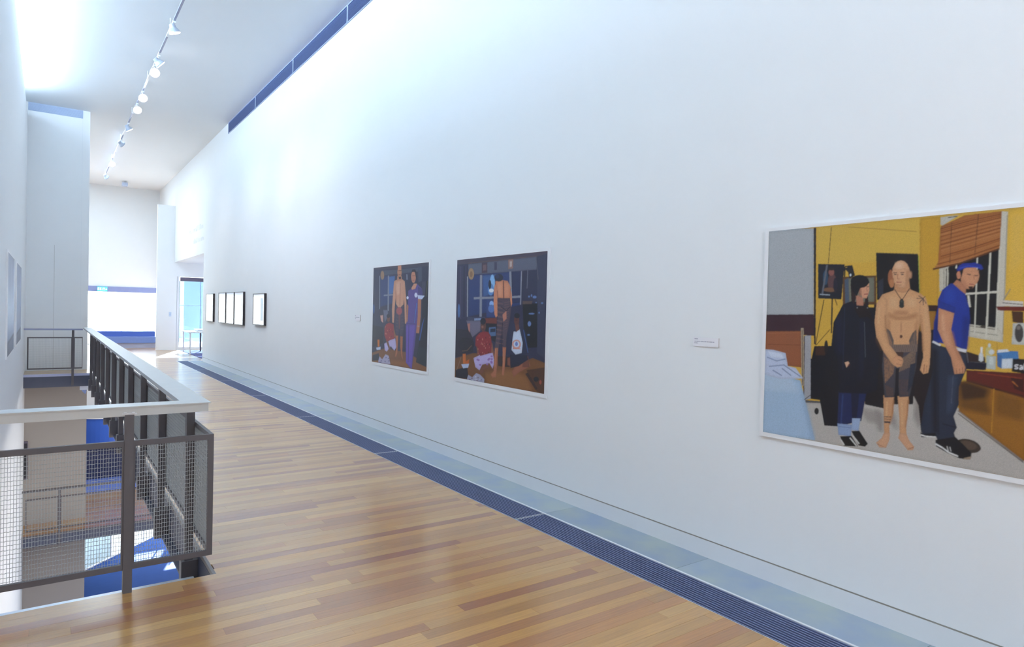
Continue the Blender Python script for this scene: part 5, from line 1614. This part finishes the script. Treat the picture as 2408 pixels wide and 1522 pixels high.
spots = [(11.62, (.35, .15, -.9), 1, 'lit spotlight on the ceiling track, nearest the viewer'),
         (13.35, (.75, .12, -.65), 1, 'lit spotlight on the ceiling track, second from the viewer'),
         (13.95, (.12, -.85, -.55), 1, 'brightest spotlight on the ceiling track, turned towards the viewer'),
         (15.80, (.10, -.82, -.60), 1, 'round lit spotlight on the ceiling track, fourth from the viewer'),
         (16.85, (.10, -.82, -.60), 1, 'round lit spotlight on the ceiling track, fifth from the viewer'),
         (18.80, (.55, .2, -.8), 1, 'lit spotlight on the ceiling track, sixth from the viewer'),
         (20.75, (.80, .3, -.5), 0, 'dark unlit spotlight halfway along the far half of the track'),
         (23.90, (.10, -.80, -.60), 1, 'small round lit spotlight near the far end of the track'),
         (26.50, (.60, .5, -.6), 0, 'dark unlit spotlight at the far end of the track')]
for y, d, on, lab in spots:
    t = thing('spotlight', (TX, y, TZ), lab, 'spotlight', 'spotlights on the ceiling track')
    MB().box(TX - .02, TX + .02, y - .05, y + .05, TZ - .042, TZ - .013).lathe([(0, .012), (.09, .012)], (TX, y, TZ - .03), (0, 0, -1), 10).build('adapter', 'white_metal', t)
    dv = Vector(d).normalized()
    o0 = Vector((TX, y, TZ - .14)) - dv * .03
    MB().lathe([(-.06, .03), (-.05, .042), (.0, .05), (.055, .085), (.075, .088)], o0, dv, 18).build('lamp_housing', 'grey_metal', t, smooth=False)
    MB().lathe([(0, .080), (.010, .078)], o0 + dv * .0755, dv, 18).build('lens', 'lamp_on' if on else 'lamp_off', t)
    if on:
        sd = bpy.data.lights.new('spot', 'SPOT')
        sd.energy = 50
        sd.color = (1.0, 0.95, 0.92)
        sd.spot_size = math.radians(84)
        sd.spot_blend = 1.0
        sd.shadow_soft_size = 0.06
        so = bpy.data.objects.new('spot', sd)
        COL.objects.link(so)
        so.location = o0 + dv * .12
        tgt = Vector((XR, y - 2.6, 0.9)) if y < 18 else Vector((XR, y - 1.5, 1.0))
        so.rotation_euler = (tgt - so.location).to_track_quat('-Z', 'Y').to_euler()
t = thing('ceiling_projector', (2.33, 29.05, ZC), 'small pale grey box hanging from the far end of the ceiling', 'projector')
MB().box(2.24, 2.42, 28.9, 29.2, 6.12, 6.24).build('housing', 'louvre_pale', t)
MB().lathe([(0, .012), (.07, .012)], (2.33, 29.05, 6.235), (0, 0, 1), 8).build('stem', 'white_metal', t)

# ------------------------------------------------------------------ far hall
w1 = tag(thing('window_1', (1.1, 30.6, 0), 'wide bright glazed opening in the far wall', None), kind='structure')
MB().box(-1.5, 3.7, 30.59, 30.60, 0.02, 2.09).build('pane', 'glass', w1)
MB().box(-1.5, 3.7, 30.47, 30.50, 2.085, 2.30).build('header', 'header', w1)
MB().box(-1.5, 3.7, 30.50, 30.70, 2.085, 2.30).build('head_frame', 'header', w1)

ex = thing('exit_sign', (1.72, 30.46, 2.09), 'small glowing green exit sign on the header of the far window', 'exit sign')
MB().box(1.56, 1.90, 30.43, 30.47, 2.10, 2.28).build('panel', 'exit', ex)


def letters(mb, word, x, z, h, y0, y1):
    w, s = h * .62, h * .2
    for ch in word:
        if ch == 'E':
            mb.box(x, x + s, y0, y1, z, z + h)
            for q in (0, .4, .8):
                mb.box(x + s, x + w, y0, y1, z + q * h, z + q * h + s)
        elif ch == 'X':
            mb.bar((x + s / 2, (y0 + y1) / 2, z), (x + w - s / 2, (y0 + y1) / 2, z + h), s, y1 - y0, up=(0, 1, 0))
            mb.bar((x + w - s / 2, (y0 + y1) / 2, z), (x + s / 2, (y0 + y1) / 2, z + h), s, y1 - y0, up=(0, 1, 0))
        elif ch == 'I':
            mb.box(x + w / 2 - s / 2, x + w / 2 + s / 2, y0, y1, z, z + h)
        elif ch == 'T':
            mb.box(x, x + w, y0, y1, z + h - s, z + h)
            mb.box(x + w / 2 - s / 2, x + w / 2 + s / 2, y0, y1, z, z + h - s)
        elif ch == '>':
            k = len(mb.v)
            mb.v += [(x, y0, z + h * .2), (x + w, y0, z + h * .2), (x + w / 2, y0, z + h * .85), (x, y1, z + h * .2), (x + w, y1, z + h * .2), (x + w / 2, y1, z + h * .85)]
            for f in ((0, 1, 2), (3, 5, 4), (0, 3, 4, 1), (1, 4, 5, 2), (2, 5, 3, 0)):
                mb.f.append(tuple(k + i for i in f))
                mb.c.append(None)
        x += w + h * .16 if ch != 'I' else w * .8
    return mb


letters(MB(), 'EXIT>', 1.575, 2.145, .09, 30.424, 30.43).build('lettering', 'exit_text', ex)

bn = thing('upholstered_bench', (2.3, 28.1, 0), 'long blue upholstered bench below the far window', 'bench')
MB().box(1.36, 3.31, 27.78, 28.45, 0.0, 0.18).build('plinth', 'lavender', bn)
MB().box(1.36, 3.31, 27.74, 28.3, 0.185, 0.41).build('seat', 'blue_uph_pale', bn)
MB().box(1.36, 3.31, 28.1, 28.45, 0.415, 0.60).build('backrest', 'blue_uph', bn)
MB().box(1.24, 1.355, 27.74, 28.45, 0.0, 0.61).build('end_panel', 'louvre_pale', bn)

tb = thing('terrace_balustrade', (2.5, 32.0, -0.05), 'thin pale railing outside the far window', 'railing')
for x in (0.9, 2.5, 3.4, 4.9):
    MB().box(x - .035, x + .035, 31.97, 32.03, -0.05, 1.03).build('post', 'louvre_pale', tb)
for z, h in ((1.02, .03), (.66, .03), (.58, .03)):
    MB().box(-2.0, 5.0, 31.98, 32.02, z - h / 2, z + h / 2).build('rail', 'louvre_pale', tb)
struct('floor_terrace', MB().box(-3.0, 7.5, 30.7, 32.9, -0.25, -0.05), 'terrace', 'pale terrace outside the far window')
struct('ceiling_sun_block', MB().box(-3.0, 3.6, 30.7, 35.0, 2.55, 2.75), 'wall', 'added white slab outside the far window, keeping the sun out')  # unseen slab added to block direct sun from the far window

sw = thing('light_switch', (3.573, 26.3, 1.2), 'small pale blue switch plate on the white pier', 'switch')
MB().box(3.535, 3.61, 26.285, 26.2995, 1.21, 1.37).build('plate', 'switch', sw)
MB().box(3.56, 3.585, 26.278, 26.285, 1.26, 1.32).build('rocker', 'louvre_pale', sw)

w2 = tag(thing('window_2', (3.8, 26.36, 0), 'pale blue glazed screen of the side lobby', None), kind='structure')
MB().box(3.79, 3.86, 26.32, 26.42, 0.0, 2.66).build('jamb', 'white_metal', w2)
MB().box(3.86, 7.5, 26.32, 26.42, 0.0, 0.10).build('sill', 'white_metal', w2)
MB().box(3.90, 7.5, 26.30, 26.42, 2.50, 2.64).build('head_bar', 'dark_bar', w2)
for a, b in ((3.86, 4.03), (4.03, 4.57), (4.585, 5.8), (5.82, 7.5)):
    MB().box(a, b, 26.36, 26.37, 0.10, 2.50).build('pane', 'glass_ice' if a < 3.9 else 'glass_blue', w2)
MB().box(3.86, 7.5, 26.35, 26.38, 1.615, 1.63).build('transom', 'louvre_pale', w2)
MB().box(4.57, 4.585, 26.35, 26.38, 0.10, 2.50).build('mullion', 'louvre', w2)

lm = MB().box(3.86, 7.4, 21.3, 26.0, 0.0005, 0.008).build('entrance_mat', 'mat_dark')
tag(lm, 'dark blue entrance mat on the lobby floor', 'mat')

tt = thing('lobby_table', (4.2, 24.6, 0), 'white table with slim legs standing in the side lobby', 'table')
MB().box(3.80, 4.75, 23.8, 25.3, .71, .745).build('tabletop', 'white_metal', tt)
for x, y, m in ((3.85, 23.86, 'white_metal'), (4.40, 25.2, 'steel'), (4.70, 23.86, 'white_metal'), (3.85, 25.2, 'white_metal')):
    MB().box(x - .02, x + .02, y - .02, y + .02, 0.008, .71).build('leg', m, tt)
pp = MB()
for k in range(6):
    a = random.uniform(-.03, .03)
    pp.box(4.12 + a, 4.45 + a, 24.2 - a, 24.75 - a, .746 + k * .012, .757 + k * .012)
tag(pp.build('paper_stack', 'paper'), 'uneven stack of white papers on the lobby table', 'papers')

# ------------------------------------------------------------------ things seen down the void
bw = thing('curved_counter', (1.8, 23.2, LOW), 'glossy blue curved counter over a navy louvred base, one storey down', 'counter')
c = MB()
n = 28
R, cx, cy = 1.35, 1.75, 24.25
k0 = 0
prev = None
for i in range(n + 1):
    a = math.radians(200 + 140 * i / n)
    p = (cx + R * math.cos(a), cy + R * math.sin(a))
    if prev:
        c.quad([(prev[0], prev[1], LOW + .95), (p[0], p[1], LOW + .95), (p[0], p[1], LOW + 1.80), (prev[0], prev[1], LOW + 1.80)])
        c.quad([(prev[0], prev[1], LOW + 1.80), (p[0], p[1], LOW + 1.80), (cx, cy, LOW + 1.80)])
        c.quad([(prev[0], prev[1], LOW + .95), (cx, cy, LOW + .95), (p[0], p[1], LOW + .95)])
    prev = p
c.build('front_panel', 'blue_wall', bw)
c = MB()
prev = None
for i in range(n + 1):
    a = math.radians(200 + 140 * i / n)
    p = (cx + (R + .03) * math.cos(a), cy + (R + .03) * math.sin(a))
    if prev:
        c.quad([(prev[0], prev[1], LOW + 1.805), (p[0], p[1], LOW + 1.805), (p[0], p[1], LOW + 1.85), (prev[0], prev[1], LOW + 1.85)])
        c.quad([(prev[0], prev[1], LOW + 1.85), (p[0], p[1], LOW + 1.85), (cx, cy, LOW + 1.85)])
    prev = p
c.build('top_edge', 'white_metal', bw)
MB().box(.5, 3.0, 23.05, 23.15, LOW + .002, LOW + .95).build('base', 'navy', bw)
for k in range(8):
    MB().box(.5, 3.0, 23.02, 23.05, LOW + .10 + k * .105, LOW + .15 + k * .105).build('louvre', 'navy', bw)

w3 = tag(thing('window_3', (2.4, 27.1, BASE), 'bright slanting glazed wall of the basement', None), kind='structure')
P0, P1 = Vector((0.72, 25.36, 0)), Vector((5.2, 30.08, 0))
dd = (P1 - P0).normalized()
cuts = [0.0, 0.45, 1.66, 3.3, 4.9, 6.5]
ztop = LOW - 0.24
for i in range(len(cuts) - 1):
    a, b = P0 + dd * cuts[i], P0 + dd * cuts[i + 1]
    zc = (BASE + ztop) / 2
    MB().bar((a.x, a.y, zc), (b.x, b.y, zc), .012, ztop - BASE - .1).build('pane', 'glass_ice' if i == 1 else 'glass', w3)
for q in cuts:
    a = P0 + dd * q
    MB().box(a.x - .02, a.x + .02, a.y - .02, a.y + .02, BASE, ztop).build('mullion', 'white_metal', w3)
MB().bar((P0.x, P0.y, BASE + .02), (P1.x, P1.y, BASE + .02), .05, .04).build('sill', 'white_metal', w3)
struct('wall_basement', MB().box(-0.56, .72, 25.3, 25.42, BASE, LOW - .24).box(-.56, 6, 24.6, 29.6, LOW - .3, LOW - .24), 'wall_shaded', 'wall and soffit beside the basement glazing')

cb = thing('wall_cabinet', (-.40, 19.1, -2.6), 'narrow dark cabinet in the corner of the shade-toned wall below the landing', 'cabinet')
MB().box(XL + .005, -.365, 19.02, 19.0995, -2.55, -1.66).build('carcass', 'dark_bar', cb)
MB().box(XL + .012, -.375, 19.01, 19.02, -2.52, -1.70).build('door', 'black', cb)

sc = thing('security_camera', (.70, 18.3, -.24), 'small grey camera box hanging under the far landing', 'camera')
MB().box(.615, .815, 18.2, 18.35, -.40, -.31).build('housing', 'grey_metal', sc)
MB().box(.612, .818, 18.19, 18.36, -.31, -.24).build('mounting_plate', 'black', sc)
MB().lathe([(0, .05), (.05, .04), (.10, .012)], (.70, 18.27, -.40), (.25, -.15, -1), 12).build('lens_cone', 'louvre', sc)
